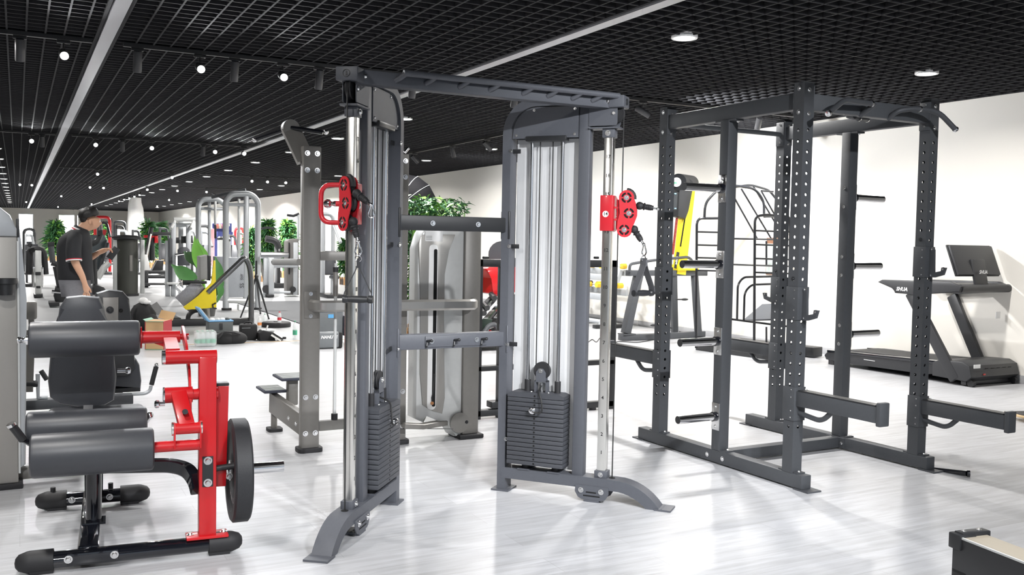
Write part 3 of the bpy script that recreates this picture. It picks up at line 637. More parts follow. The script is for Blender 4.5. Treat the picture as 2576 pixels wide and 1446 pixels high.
# spotter arms and bar hooks (things that hang on the uprights)
def sleeve(parent, x, y, z0, z1):
    P('sleeve', parent, STEELR, S().b2((x-C2-.006, y-C2-.006, z0), (x-C2-.001, y+C2+.006, z1), bev=.002).b2((x+C2+.001, y-C2-.006, z0), (x+C2+.006, y+C2+.006, z1), bev=.002).b2((x-C2-.006, y-C2-.007, z0), (x+C2+.006, y-C2-.001, z1), bev=.002))
    for k in (.1, .3, .65, .9): bolt(parent, (x-C2-.006, y-.02, z0+(z1-z0)*k), (-1, 0, 0), .0035)
def spotter(k, z, label, d=-1, L=.55):
    x, y = corners[k]; f = Frame(*(RKF.m@V((x, y, 0)))[:2], RKF.rz)
    t = thing('spotter_arm', label, 'spotter arm', f, 'spotter arms on the rack')
    P('sleeve', t, STEELR, S().b2((-C2-.006, -C2-.006, z-.13), (-C2-.001, C2+.006, z+.06), bev=.002).b2((C2+.001, -C2-.006, z-.13), (C2+.006, C2+.006, z+.06), bev=.002).b2((-C2-.006, d*(C2+.004)-.003, z-.13), (C2+.006, d*(C2+.004)+.003, z+.06), bev=.002))
    P('arm', t, STEELR, S().b2((-.03, d*(C2+.006), z-.045), (.03, d*(C2+L), z+.04), bev=.004))
    P('end_plate', t, STEELR, S().b2((-.035, d*(C2+L), z-.06), (.035, d*(C2+L+.03), z+.062), bev=.006))
    P('wear_strip', t, PLAST, S().b2((-.03, d*(C2+.02), z+.04), (.03, d*(C2+L-.01), z+.047)))
    P('brace', t, STEELR, S().tube(rnd([(0, d*(C2+.004), z-.085), (0, d*(C2+.17), z-.105), (0, d*(C2+.24), z-.04)], .06, 6), .0145, 10))
    for yy, n, zz2 in ((C2+.03, 1, z+.047), (C2+L-.03, 1, z+.047), (C2+.03, -1, z-.046), (C2+L-.03, -1, z-.046)): bolt(t, (.02, d*yy, zz2), (0, 0, n), .009)
    for kx in (.1, .3, .7, .92): bolt(t, (-C2-.007, -.02, z-.13+.19*kx), (-1, 0, 0), .0035)
    return t
def uz(k, px, py): x, y = corners[k]; return RKF.y(px, py, y-C2).z
spotter('B', uz('B', 2010, 1000)+.0, 'spotter arm at waist height on the nearest drilled upright, pointing to the camera')
spotter('D', uz('D', 2330, 1020)+.0, 'spotter arm on the upright nearest the treadmill, pointing to the camera')
spotter('A', RKF.y(1645, 905, 0).z, 'spotter arm on the rear upright beside the chrome pole, pointing away', 1)
spotter('C', RKF.y(1940, 885, 0).z, 'spotter arm on the rear upright in front of the black climbing frame', 1)
def jhook(k, z, label, d=-1):
    x, y = corners[k]; f = Frame(*(RKF.m@V((x, y, 0)))[:2], RKF.rz)
    t = thing('bar_hook', label, 'bar hook', f, 'bar hooks on the rack')
    P('sleeve', t, STEELR, S().b2((-C2-.006, -C2-.006, z), (-C2-.001, C2+.006, z+.185), bev=.002).b2((C2+.001, -C2-.006, z), (C2+.006, C2+.006, z+.185), bev=.002).b2((-C2-.006, d*(C2+.004)-.003, z), (C2+.006, d*(C2+.004)+.003, z+.185), bev=.002))
    yy = d*(C2+.007); o = d
    P('hook_arm', t, STEELR, S().prism([(0, .0), (.04, .0), (.10, .018), (.115, .062), (.085, .062), (.082, .04), (.035, .03), (.03, .17), (0, .17)], (.008, yy, z), (0, o, 0), (0, 0, 1), .016*-o))
    P('wear_pad', t, PLAST, S().b2((.0, yy, z+.03), (.012, yy+o*.012, z+.165)))
    for a, b in ((.012, .17), (.012, .012), (.095, .052)): bolt(t, (-.001, yy+o*a, z+b), (0, o, 0) if b != .052 else (-1, 0, 0), .010)
    bolt(t, (-C2-.001, 0, z+.23), (-1, 0, 0), .009, 'lock_pin', STEELD)
    for kx in (.08, .3, .65, .9): bolt(t, (-C2-.007, -.02, z+.185*kx), (-1, 0, 0), .0035)
jhook('B', uz('B', 2010, 805), 'bar hook at chest height on the nearest drilled upright')
jhook('D', uz('D', 2330, 697), 'bar hook on the upright in front of the treadmill console')
jhook('A', RKF.y(1650, 742, 0).z, 'bar hook on the rear upright behind the right hanging handle', 1)
jhook('C', RKF.y(1945, 762, 0).z, 'bar hook on the rear upright in front of the climbing frame', 1)
# loose bar lying behind the rack foot
lb = [G(2432, 1190, .02), G(2352, 1173, .02)]; f = Frame(lb[0].x, lb[0].y)
bar_ = solo('steel_lever', GLOSSB, S().cyl((0, 0, .018), tuple(lb[1]-lb[0]+V((0, 0, -.02+.018))), .016, n=14).cyl((0, 0, .018), (.012, -.012, .018), .02, n=14), 'short black steel bar lying on the floor beside the rack foot', 'bar', fr=f)
# ------------------------------------------------------------------ red plate-loaded leg machine (front left)
LGF = Frame(.0, 4.13, -.082)
lg = thing('leg_extension_machine', 'plate-loaded leg extension machine with red frame, black feet and charcoal roller pads', 'leg machine', LGF)
def lq(px, py, y): p = LGF.y(px, py, y); return (p.x, y, p.z)
def lx(px, py, y): return LGF.y(px, py, y).x
def lz(px, py, y): return LGF.y(px, py, y).z
def footbar(x0, x1, y):
    P('base_bar', lg, GLOSSB, S()._sweep([(x0, y, .045), (x1, y, .045)], [(.04*math.cos(a)*(1 if abs(math.cos(a)) > .5 else 1.0), .033*math.sin(a)) for a in [2*PI*(i+.5)/12 for i in range(12)]], up=(0, 0, 1)))
    for xa, d in ((x0, -1), (x1, 1)):
        P('rubber_foot', lg, RUBBER, S().lathe([(.0, d*.055), (.018, d*.052), (.033, d*.04), (.043, d*.012), (.045, 0), (.045, -d*.085), (.04, -d*.086)], (xa, y, .046), (1, 0, 0), 20).b2((xa-d*.085, y-.03, 0), (xa-d*.0, y+.03, .02)))
footbar(.035, .80, -.0); footbar(.045, .46, .93)
P('spine', lg, GLOSSB, S().b2((.205, .02, .02), (.29, .93, .085), bev=.012))
P('spine_bracket', lg, GLOSSB, S().b2((.17, -.045, .03), (.36, -.036, .075), bev=.004)); 
for x in (.175, .345): bolt(lg, (x, -.046, .055), (0, -1, 0), .013); bolt(lg, (x-.02, .93-.042, .05), (0, -1, 0), .013)
py_ = .36
P('seat_post', lg, GLOSSB, S().cyl((.262, py_, .08), (.262, py_, .46), .033, n=20).b2((.215, py_-.05, .083), (.31, py_+.05, .092)))
P('rear_strut', lg, CHROME, S().bar((.235, .82, .08), (.235, .62, .55), .04, .04))
for x in (.07, .33): P('foot_spring', lg, STEELD, S().cyl((x, .93, .08), (x, .93, .11), .012, n=10))
# seat beam curving to the red post
bp_ = [lq(230, 1172, .12), lq(430, 1170, .12), lq(470, 1180, .1), lq(490, 1205, .05), lq(497, 1235, .01)]
P('seat_beam', lg, GLOSSB, S().rect(rnd(bp_, .12, 6), .05, .055, (0, 0, 1)))
P('seat_rail', lg, GLOSSB, S().b2((.22, .1, .42), (.31, .86, .47), bev=.006))
# red post and pivots
rx, ry = .708, .0
ptop = .87
P('post', lg, RED, S().b2((rx-.035, ry-.035, .088), (rx+.035, ry+.035, ptop-.02), bev=.004))
P('post_flange', lg, RED, S().b2((rx-.085, ry-.045, .078), (rx+.085, ry+.045, .09), bev=.003))
for x in (-.068, .068): bolt(lg, (rx+x, ry, .09), (0, 0, 1), .012)
P('joint_plate', lg, STEELD, S().b2((rx-.022, ry-.039, .30), (rx+.022, ry-.034, .43), bev=.006)); 
for z in (.318, .412): bolt(lg, (rx, ry-.040, z), (0, -1, 0), .014)
zt = lz(470, 898, ry); P('top_hub', lg, RED, S().cyl((lx(415, 900, ry), ry, zt), (rx+.038, ry, zt), .029, n=20)); P('hub_cap', lg, CHROME, S().cyl((lx(410, 900, ry)-.004, ry, zt), (lx(416, 900, ry), ry, zt), .030, n=20))
yr = .42                                               # top roller line
zr = lz(212, 852, yr)
yt = .30
P('roller_arm', lg, RED, S().bar((lx(432, 880, .1), .02, zt+.02), (lx(430, 845, yt), yr-.02, zr-.01), .055, .03, up=(0, 0, 1)))
P('roller_tube', lg, RED, S().cyl((lx(352, 848, yr), yr, zr), (lx(453, 846, yr), yr, zr+.0), .028, n=18)); P('roller_axle', lg, RED, S().cyl((lx(453, 846, yr), yr, zr), (lx(475, 845, yr), yr, zr), .015, n=14)); P('gusset', lg, RED, S().prism([(0, 0), (.09, 0), (.09, -.09), (.07, -.04), (.04, -.015)], (lx(385, 865, yr), yr-.005, zr-.026), (1, 0, 0), (0, 0, 1), -.01))
P('cam_plate', lg, RED, S().prism([(-.02, .0), (.02, .01), (.04, .16), (.20, .25), (.42, .30), (.46, .32), (.46, .36), (.41, .36), (.20, .30), (.03, .21), (-.03, .10)], (lx(478, 1000, .0)-.005, .0, zt-.27), (0, 1, 0), (0, 0, 1), .010)); bolt(lg, (lx(478, 845, yr)-.006, yr-.02, zr+.0), (-1, 0, 0), .010)
def roller(xa, xb, y, z, r, name='roller_pad'):
    o = P(name, lg, VINYL, S().lathe([(.0, 0), (r-.012, .0), (r-.002, .006), (r, .016), (r, (xb-xa)-.016), (r-.002, (xb-xa)-.006), (r-.012, xb-xa), (0, xb-xa)], (xa, y, z), (1, 0, 0), 36)); return o
roller(lx(73, 853, yr), lx(352, 850, yr), yr, zr, .079)
P('axle_nut', lg, CHROME, S().lathe([(0, 0), (.021, 0), (.021, .012), (.012, .014), (.012, .03), (.015, .034), (.015, .044), (0, .046)], (lx(73, 853, yr), yr, zr), (-1, 0, 0), 16)); P('roller_flange', lg, RED, S().cyl((lx(352, 850, yr), yr, zr), (lx(352, 850, yr)+.008, yr, zr), .05, n=20))
# lower arm and roller
za = lz(515, 990, ry)
P('main_axle', lg, RED, S().cyl((lx(482, 990, ry), ry, za), (lx(548, 990, ry), ry, za), .024, n=18)); P('axle_flange', lg, RED, S().cyl((lx(478, 990, ry), ry, za), (lx(484, 990, ry), ry, za), .034, n=18))
hx0, hx1 = lx(414, 990, ry), lx(478, 990, ry)
P('pivot_hub', lg, RED, S().cyl((hx0, ry, za+.0), (hx1, ry, za), .033, n=18)); P('hub_cap', lg, CHROME, S().cyl((hx0-.006, ry, za), (hx0, ry, za), .034, n=18))
P('lock_knob', lg, CHROME, S().lathe([(0, 0), (.009, 0), (.009, .02), (.016, .024), (.017, .034), (.012, .04), (0, .042)], (hx0-.0, ry-.03, za-.03), (-1, 0, 0), 14))
ylo = -.13; zlo = lz(468, 1077, ylo); xl0, xl1 = lx(437, 1077, ylo), lx(503, 1077, ylo)
P('swing_arm', lg, RED, S().bar(((hx0+hx1)/2+.004, ry-.01, za+.005), ((xl0+xl1)/2, ylo+.005, zlo+.005), .062, .045, up=(0, -1, .6), bev=.004)); P('arm_plug', lg, PLAST, S().cyl(((hx0+hx1)/2+.022, ylo+.02, zlo+.065), ((hx0+hx1)/2+.022, ylo-.012, zlo+.07), .011, n=14))
P('arm_tube', lg, RED, S().cyl((xl0, ylo, zlo), (xl1, ylo, zlo), .0235, n=18))
for x in (xl0-.008, xl1+.002): P('tube_cap', lg, CHROMEW, S().cyl((x, ylo, zlo), (x+.007, ylo, zlo), .027, n=18))
yb_ = -.12; zb_ = lz(445, 1121, yb_)
for x in (xl0, xl1-.002): P('link_plate', lg, RED, S().prism([(-.024, -.08), (.024, -.08), (.028, .0), (.014, .024), (-.014, .024), (-.028, .0)], (x, ylo, zlo), (0, 1, 0), (0, 0, 1), .006))
P('lower_tube', lg, RED, S().cyl((lx(386, 1124, yb_), yb_, zb_), (xl1+.0, yb_, zb_), .0225, n=18))
roller(lx(76, 1145, yb_), lx(387, 1132, yb_), yb_, lz(232, 1138, yb_), .0855)
ys_ = .26; roller(lx(66, 1070, ys_), lx(370, 1065, ys_), ys_, lz(218, 1070, ys_), .070, 'seat_edge_roll')
P('seat_pad', lg, VINYL, S().box((.27, .52, lz(218, 1070, ys_)-.035), (.42, .52, .07), bev=.025, seg=3))
P('side_grip', lg, PLAST, S().cyl(lq(30, 1070, .15), lq(58, 1106, .17), .0165, n=16)); P('grip_cap', lg, CHROME, S().cyl(lq(27, 1065, .148), lq(31, 1071, .15), .019, n=16)); P('side_tube', lg, GLOSSB, S().tube([lq(58, 1106, .17), lq(80, 1118, .2), lq(110, 1118, .25)], .012, 10)); P('grip_cap', lg, CHROME, S().ball(lq(377, 1045, .3), .017).cyl(lq(377, 1045, .3), lq(368, 1060, .32), .011, n=10))
# backrest
def pad(name, parent, outline, y, th, m, tilt=0, fr=None):
    return P(name, parent, m, S().prism(outline, (0, y, 0), (1, 0, 0), (0, 0, 1), -th, bev=th*.3))
yb2 = .86
pts = [(125, 1000), (120, 960), (125, 900), (145, 830), (149, 775), (165, 748), (205, 744), (250, 748), (262, 775), (267, 830), (286, 890), (293, 950), (287, 1008), (262, 1022), (205, 1026), (150, 1018)]
bk = pad('backrest', lg, [(LGF.y(a, b, yb2).x, LGF.y(a, b, yb2).z) for a, b in pts], yb2, .075, VINYL)
P('backrest_board', bk, PLAST, S().prism([(LGF.y(a, b, yb2).x, LGF.y(a, b, yb2).z-.012) for a, b in pts], (0, yb2+.08, 0), (1, 0, 0), (0, 0, 1), -.012))
P('backrest_post', lg, GLOSSB, S().bar((.27, .90, .08), (.27, 1.0, .86), .05, .05))
P('adjuster_pin', lg, CHROME, S().cyl(lq(295, 932, .93), lq(318, 932, .93), .011, n=12).lathe([(0, 0), (.014, 0), (.018, .01), (.014, .022), (0, .024)], lq(316, 932, .93), (1, 0, 0), 14))
# weight arm, horn
ya_ = .06
xw0 = lx(556, 990, ya_); wz1 = lz(556, 968, ya_); wz0 = lz(556, 1218, ya_)
P('weight_arm', lg, RED, S().bar((xw0, ya_, wz1), (xw0-.012, ya_-.01, wz0), .06, .06, up=(0, 1, 0), bev=.004)); P('arm_cap', lg, PLAST, S().box((xw0, ya_, wz1+.006), (.062, .062, .014), bev=.004))
hzz = lz(640, 1178, ya_+.03); hy = ya_+.03
P('plate_horn', lg, CHROME, S().cyl((xw0+.03, hy, hzz), (lx(713, 1176, hy), hy, hzz), .0248, n=22)); P('stop_pin', lg, STEELD, S().cyl((rx+.035, ry-.0, hzz+.035), (xw0+.05, ry, hzz+.04), .013, n=14))
bolt(lg, (xw0+.032, ya_-.031, hzz-.01), (0, -1, 0), .012)
# bumper plate on the horn
pc = LGF.m@V((lx(600, 1185, hy), hy, hzz)); pf = Frame(pc.x, pc.y, LGF.rz)
bp2 = thing('bumper_plate', 'black rubber bumper plate with pale lettering loaded on the red leg machine', 'weight plate', pf)
BUMP = mat('bumper_rubber', (.022, .023, .026), .55, 0, .15, 140, .25)
hw = .038; px0 = 0
P('tyre', bp2, BUMP, S().lathe([(.026, -hw+.006), (.07, -hw+.006), (.08, -hw+.012), (.165, -hw+.012), (.178, -hw), (.215, -hw), (.225, -hw+.008), (.225, hw-.008), (.215, hw), (.178, hw), (.165, hw-.012), (.08, hw-.012), (.07, hw-.006), (.026, hw-.006)], (0, 0, hzz), (1, 0, 0), 64))
P('hub_ring', bp2, CHROMEW, S().lathe([(.0255, -hw), (.045, -hw), (.045, hw), (.0255, hw), (.0255, -hw)], (0, 0, hzz), (1, 0, 0), 32))
GOLD = mat('pale_gold_ink', (.55, .45, .32), .5, 0, 0); BLUEI = mat('blue_ink', (.05, .35, .7), .5, 0, 0)
for i, ch in enumerate('NTEPS'):
    a = math.radians(62-i*17); text(bp2, ch, (-hw+.0115, -.135*math.cos(a), hzz+.135*math.sin(a)), (-1, 0, 0), .034, GOLD, up=(0, -math.cos(a), math.sin(a)))
for i, ch in enumerate('ANIT'):
    a = math.radians(-118+i*15); text(bp2, ch, (-hw+.0115, -.13*math.cos(a), hzz+.13*math.sin(a)), (-1, 0, 0), .034, WINK, up=(0, -math.cos(a), math.sin(a)))
P('blue_mark', bp2, BLUEI, S().tube([V((-hw+.0115, -.118+.018*math.cos(a), hzz-.07+.018*math.sin(a))) for a in [2*PI*i/14 for i in range(14)]], .003, 5, closed=True).b2((-hw+.0105, -.128, hzz-.082), (-hw+.0125, -.108, hzz-.058)))
# ------------------------------------------------------------------ grey assisted dip machine behind the cable machine
def FY(fr, y): 
    def q(px, py, yy=None): p = fr.y(px, py, y if yy is None else yy); return p
    return q
ADF = Frame(2.2, 5.8)
ad = thing('assisted_dip_machine', 'warm grey assisted chin and dip machine with silver weight tower behind the cable machine', 'dip machine', ADF)
aq = FY(ADF, 0)
xl, xr = aq(757, 700).x, aq(803, 700).x
zt = aq(775, 368).z
def apost(x0, x1, top):
    P('post', ad, GREYM, S().b2((x0, -.03, .02), (x1, .03, top), bev=.008)); P('post_foot', ad, RUBBER, S().prism(rrect(x0-.02, -.06, x1+.02, .06, .03), (0, 0, 0), (1, 0, 0), (0, 1, 0), .028, bev=.004))
    for z in (top-.045, top-.15, .12, .35):
        for x in (x0+.027, x1-.027): bolt(ad, (x, -.031, z), (0, -1, 0), .0135)
apost(xl, xr, zt)
x2 = aq(1022, 700).x; apost(x2-.118, x2, aq(1012, 388).z)
for (a, b) in ((632, 655), (1055, 1080)): P('cross_beam', ad, GREYM, S().b2((xr, -.02, aq(840, b).z), (x2-.118, .02, aq(840, a).z), bev=.006))
P('guide_post', ad, GREYM, S().cyl((aq(843, 850).x, .0, aq(843, 745).z), (aq(843, 850).x, 0, aq(843, 672).z), .016, n=16)); P('guide_rod', ad, SILVL, S().cyl((aq(843, 850).x, 0, aq(843, 1050).z), (aq(843, 850).x, 0, aq(843, 662).z), .0105, n=14)); P('rod_bumper', ad, RUBBER, S().cyl((aq(843, 850).x, 0, aq(843, 1055).z), (aq(843, 850).x, 0, aq(843, 1040).z), .021, n=14).cyl((aq(843, 850).x, 0, aq(843, 684).z), (aq(843, 850).x, 0, aq(843, 672).z), .018, n=14))
# overhead arm with pull-up grips (reaches back and up)
e0 = V((xl+.03, .02, zt-.09)); e1 = aq(730, 322, .10)
P('overhead_arm', ad, GREYM, S().bar(e0, e1, .05, .11, up=(1, 0, .5)).cyl(e1+V((0, -.03, 0)), e1+V((0, .03, 0)), .052, n=20)); 
P('pull_up_grip', ad, GLOSSB, S().cyl(e1+V((0, -.02, 0)), aq(812, 333, -.02), .014, n=12)); P('grip_cap', ad, CHROME, S().ball(aq(820, 332, -.02), .017)); P('pull_up_grip', ad, GLOSSB, S().cyl(e1+V((0, .03, 0)), aq(645, 351, .35), .013, n=12)); P('grip_cap', ad, CHROME, S().ball(aq(640, 352, .35), .016)); P('grip_cap', ad, CHROME, S().cyl(aq(1018, 383, 0), aq(1027, 372, 0), .012, n=12))
# curved belt rail
zb = aq(1100, 761).z; xe = aq(1195, 760).x; xs_ = aq(770, 762).x
pts = rnd([(xs_+.02, -.03, zb), (xs_+.03, -.16, zb), (xe-.06, -.16, zb-.005), (xe-.045, -.03, zb)], .11, 8)
P('belt_rail', ad, mat('brushed_grey_metal', (.42, .41, .39), .3, .7, .05, 60, stretch=(1, 1, 12)), S().rect(pts, .035, .072, (1, 0, 0) if False else (0, 0, 1), c=.4))
for x in (xs_+.02, xe-.05): P('rail_plate', ad, GREYM, S().b2((x-.04, -.036, zb-.085), (x+.04, -.03, zb+.085), bev=.006)); [bolt(ad, (x+d, -.037, zb+s_*.07), (0, -1, 0), .010) for s_ in (-1, 1) for d in ((0,) if x < 0 else (-.028, .028))]
# dip handle pad on the left
dl, dr = aq(690, 659, .25), aq(752, 659, .05); P('dip_grip', ad, mat('grey_grip_foam', (.32, .32, .31), .6, 0), S().cyl(dl, dr, .022, n=16)); P('grip_cap', ad, CHROME, S().ball(dl, .021))
# steps
def step(a, b, yy, zt_):
    x0, x1 = a, b; st = P('step_tread', ad, mat('blue_black_tread', (.05, .055, .08), .6), S().b2((x0, yy-.13, zt_-.018), (x1, yy+.13, zt_), bev=.006))
    for i in range(6): P('tread_rib', st, SILVL, S().b2((x0+.012, yy-.11+i*.042, zt_), (x1-.012, yy-.095+i*.042, zt_+.004)))
Y6 = .72
p1 = aq(690, 975, Y6); step(p1.x-.10, p1.x+.06, Y6, p1.z); p2 = aq(720, 944, Y6-.12); step(p2.x-.07, p2.x+.13, Y6-.14, p2.z)
P('step_leg', ad, GREYM, S().cyl((p1.x+.0, Y6, .02), (p1.x+.0, Y6, p1.z-.018), .022, n=14)); P('step_leg', ad, GREYM, S().b2((p2.x+.0, Y6-.18, .2), (p2.x+.07, Y6-.11, p2.z-.018), bev=.01)); P('step_foot', ad, RUBBER, S().prism(rrect(p1.x-.05, Y6-.07, p1.x+.05, Y6+.05, .03), (0, 0, 0), (1, 0, 0), (0, 1, 0), .022))
P('step_frame', ad, GREYM, S().bar((p1.x-.01, Y6+.01, .20), (xl+.04, .03, .16), .05, .14, bev=.006))
for t in (.62, .85): q_ = V((p1.x, Y6, .2)).lerp(V((xl+.04, .03, .16)), t); bolt(ad, q_+V((-.027, -.01, -.01)), (-1, -.2, 0), .012)
# weight tower with moulded shroud
wx0, wx1 = aq(1160, 800).x, aq(1200, 800).x
P('tower_post', ad, GREYM, S().b2((wx0, -.05, .03), (wx1, .10, aq(1180, 575).z), bev=.008)); P('post_foot', ad, RUBBER, S().b2((wx0-.03, -.08, 0), (wx1+.03, .13, .03), bev=.008)); bolt(ad, (wx0+.03, -.051, aq(1165, 1058).z), (0, -1, 0), .010, m=STEELD)
sx0 = aq(1045, 800).x; ztop = aq(1120, 552).z; zbt = aq(1070, 1050).z
xm = (sx0+wx0)/2
shr = [(sx0+.0, zbt+.0), (sx0+.06, zbt-.03), (sx0+.07, zbt+.03), (wx0-.09, zbt-.05), (wx0-.05, zbt-.14), (wx0, zbt-.14), (wx0, ztop-.08), (xm+.06, ztop-.02), (xm, ztop), (xm-.08, ztop-.015), (sx0+.03, ztop-.10), (sx0, ztop-.2)]
sh = P('weight_shroud', ad, SILVL, S().prism(shr, (0, -.03, 0), (1, 0, 0), (0, 0, 1), -.16, bev=.01))
dk = [(1052, 612), (1060, 590), (1145, 590), (1128, 630), (1118, 690), (1116, 800), (1118, 1000), (1112, 1040), (1090, 1034), (1062, 1018), (1056, 940), (1057, 740)]
P('shroud_front', sh, mat('brushed_dark_silver', (.33, .32, .30), .35, .6, .05, 40, stretch=(6, 1, 1)), S().prism([(aq(a, b, -.035).x, aq(a, b, -.035).z) for a, b in dk], (0, -.04, 0), (1, 0, 0), (0, 0, 1), -.01, bev=.003))
s0, s1 = aq(1077, 800, -.04).x, aq(1099, 800, -.04).x; zz0, zz1 = aq(1090, 1030, -.04).z, aq(1090, 615, -.04).z
P('slot_lip', sh, WHITE, S().prism(rrect(s0, zz0, s1, zz1, .03), (0, -.0425, 0), (1, 0, 0), (0, 0, 1), -.003, bev=.001)); sm = aq(1089, 800, -.04).x; P('slot', sh, HOLE, S().prism(rrect(sm, zz0+.02, s1-.004, zz1-.03, .012), (0, -.0435, 0), (1, 0, 0), (0, 0, 1), -.002))
P('selector_lanyard', sh, CABLE, S().tube([aq(1092, 940, -.05), aq(1090, 985, -.05), aq(1086, 1000, -.05), aq(1087, 1012, -.05)], .004, 6)); P('selector_knob', sh, mat('orange_knob', (.55, .25, .1), .5), S().ball(aq(1087, 1014, -.05), .012))
lbz0, lbz1 = aq(1090, 607, -.04).z, aq(1090, 580, -.04).z; lx0, lx1 = aq(1069, 600, -.04).x, aq(1113, 600, -.04).x
P('rating_label', sh, WHITE, S().prism(rrect(lx0, lbz0, lx1, lbz1, .006), (0, -.0425, 0), (1, 0, 0), (0, 0, 1), -.002))
for i in range(3): P('label_line', sh, mat('label_grey', (.4, .4, .4), .6, 0, 0), S().b2((lx0+.006, -.0446, lbz0+.012+i*.010), (lx0+.05, -.0442, lbz0+.016+i*.010)))
P('shroud_cap', sh, mat('dark_glossy_cap', (.08, .08, .09), .15, .3), S().prism([(sx0+.09, ztop-.09), (wx0+.04, ztop-.09), (wx0-.06, ztop-.035), (xm+.05, ztop+.002), (xm-.03, ztop+.008), (xm-.09, ztop-.02)], (0, -.0, 0), (1, 0, 0), (0, 0, 1), -.2, bev=.006))
P('pivot_disc', ad, GREYM, S().cyl((wx0-.02, -.052, aq(1150, 1060).z), (wx0-.02, -.04, aq(1150, 1060).z), .07, n=28))
P('knee_lever', ad, GREYM, S().rect([aq(1015, 1070, -.1), aq(1060, 1072, -.1), aq(1120, 1062, .0)], .06, .035, (0, 0, 1))); P('lever_cable', ad, CABLE, S().cyl(aq(1005, 1078, -.12), aq(1140, 1078, -.1), .003, n=6))

# ------------------------------------------------------------------ grey selectorised machine with silver cabinet at the left edge
SCF = Frame(-.25, 5.55)
sc = thing('seated_leg_press', 'seated grey leg machine with tall silver weight cabinet at the left edge', 'leg machine', SCF)
sq = FY(SCF, 0)
cx1 = sq(43, 700).x
P('cabinet', sc, mat('champagne_silver', (.40, .385, .36), .42, .4, .03, 40), S().b2((cx1-.42, -.0, .03), (cx1, .38, sq(45, 595).z), bev=.006)); P('cabinet_foot', sc, RUBBER, S().b2((cx1-.42, -.02, 0), (cx1+.02, .3, .03), bev=.004))
zc = sq(30, 512).z
P('cabinet_dome', sc, SILV, S().prism([(cx1, sq(45, 595).z), (cx1, sq(45, 595).z+.04), (cx1-.03, zc-.06), (cx1-.10, zc), (cx1-.32, zc), (cx1-.42, zc-.08), (cx1-.42, sq(45, 595).z)], (0, -.02, 0), (1, 0, 0), (0, 0, 1), -.42, bev=.012))
e = sq(64, 700).x; P('side_fairing', sc, SILV, S().prism([(cx1+.004, .10), (e-.005, .12), (e+.005, 1.0), (e-.015, 1.28), (cx1+.006, sq(47, 545).z), (cx1+.004, 1.3)], (0, .01, 0), (1, 0, 0), (0, 0, 1), -.34, bev=.008)); P('dome_band', sc, PLAST, S().box((cx1+.004, .15, sq(48, 573).z), (.016, .3, .10), bev=.006))
P('trim_strip', sc, SILVL, S().b2((cx1, -.004, .08), (cx1+.010, .006, 1.31)))
P('cup_holder', sc, PLAST, S().lathe([(.038, .0), (.042, .055), (.055, .06), (.055, .085), (.048, .085), (.048, .06), (0, .02)], (sq(15, 720).x-.0, -.06, sq(15, 740).z), (0, 0, 1), 20))
mq = FY(SCF, .5)
P('seat_beam', sc, STEELR, S().b2((cx1+.0, .48, mq(90, 1030).z), (mq(290, 1020).x+.1, .56, mq(90, 1005).z), bev=.006))
P('lever_arm', sc, GREYM, S().bar(mq(72, 985), mq(78, 830), .045, .03, up=(0, 1, 0))); P('lever_counterweight', sc, GREYM, S().box(mq(78, 780), (.062, .06, .105), bev=.012)); P('lever_arm', sc, GREYM, S().bar(mq(80, 825), mq(78, 800), .03, .03, up=(0, 1, 0)))
P('pivot', sc, STEELD, S().cyl(mq(60, 965, .5), mq(95, 965, .5), .02, n=14)); P('link_rod', sc, SILV, S().tube([mq(95, 940), mq(96, 1000), mq(120, 1000)], .012, 8)); P('side_grip', sc, PLAST, S().cyl(mq(103, 932), mq(118, 955), .014, n=12))
bq = FY(SCF, .75)
pts = [(238, 815), (236, 760), (244, 738), (275, 729), (310, 733), (326, 752), (328, 830), (338, 870), (340, 925), (325, 946), (295, 948), (262, 940), (245, 880)]
bk2 = P('backrest_shell', sc, PLAST, S().prism([(bq(a, b).x, bq(a, b).z) for a, b in pts], (0, .75, 0), (1, 0, 0), (0, 0, 1), -.04, bev=.012)); P('backrest_spine', bk2, GREYM, S().prism([(bq(a, b).x, bq(a, b).z) for a, b in ((262, 828), (258, 748), (298, 748), (297, 828))], (0, .735, 0), (1, 0, 0), (0, 0, 1), -.02, bev=.005)); bolt(bk2, (bq(276, 779).x, .734, bq(276, 779).z), (0, -1, 0), .018, 'plug', PLAST); bolt(bk2, (bq(304, 781).x, .748, bq(304, 781).z), (0, -1, 0), .010, 'plug', HOLE)
P('backrest_pad', sc, VINYL, S().prism([(bq(a, b).x, bq(a, b).z) for a, b in pts], (0, .795, 0), (1, 0, 0), (0, 0, 1), -.06, bev=.02))
P('seat_pad', sc, VINYL, S().prism([(bq(a, b).x, bq(a, b).z) for a, b in ((290, 975), (290, 905), (345, 905), (353, 920), (358, 960), (356, 980))], (0, .78, 0), (1, 0, 0), (0, 0, 1), -.3, bev=.02)); P('seat_board', sc, PLAST, S().b2((bq(285, 980).x, .79, bq(330, 988).z), (bq(355, 980).x, 1.07, bq(330, 978).z)))
P('side_handle', sc, SILV, S().tube(rnd([bq(270, 994), bq(365, 990), bq(378, 982), bq(380, 970)], .04, 5), .011, 10)); P('handle_grip', sc, RUBBER, S().cyl(bq(381, 968), bq(393, 922), .015, n=14)); P('grip_cap', sc, CHROME, S().ball(bq(394, 918), .013)); P('seat_post', sc, GREYM, S().b2((bq(300, 1000).x-.03, .85, 0), (bq(300, 1000).x+.03, .92, bq(330, 985).z)))
P('base_foot', sc, SILVL, S().prism(rrect(-.09, -.03, .09, .03, .025), (bq(285, 1190, .35).x, .35, 0), (1, 0, 0), (0, 1, 0), .012)); P('base_rail', sc, GREYM, S().b2((cx1, .1, .02), (cx1+.3, .17, .08), bev=.006))

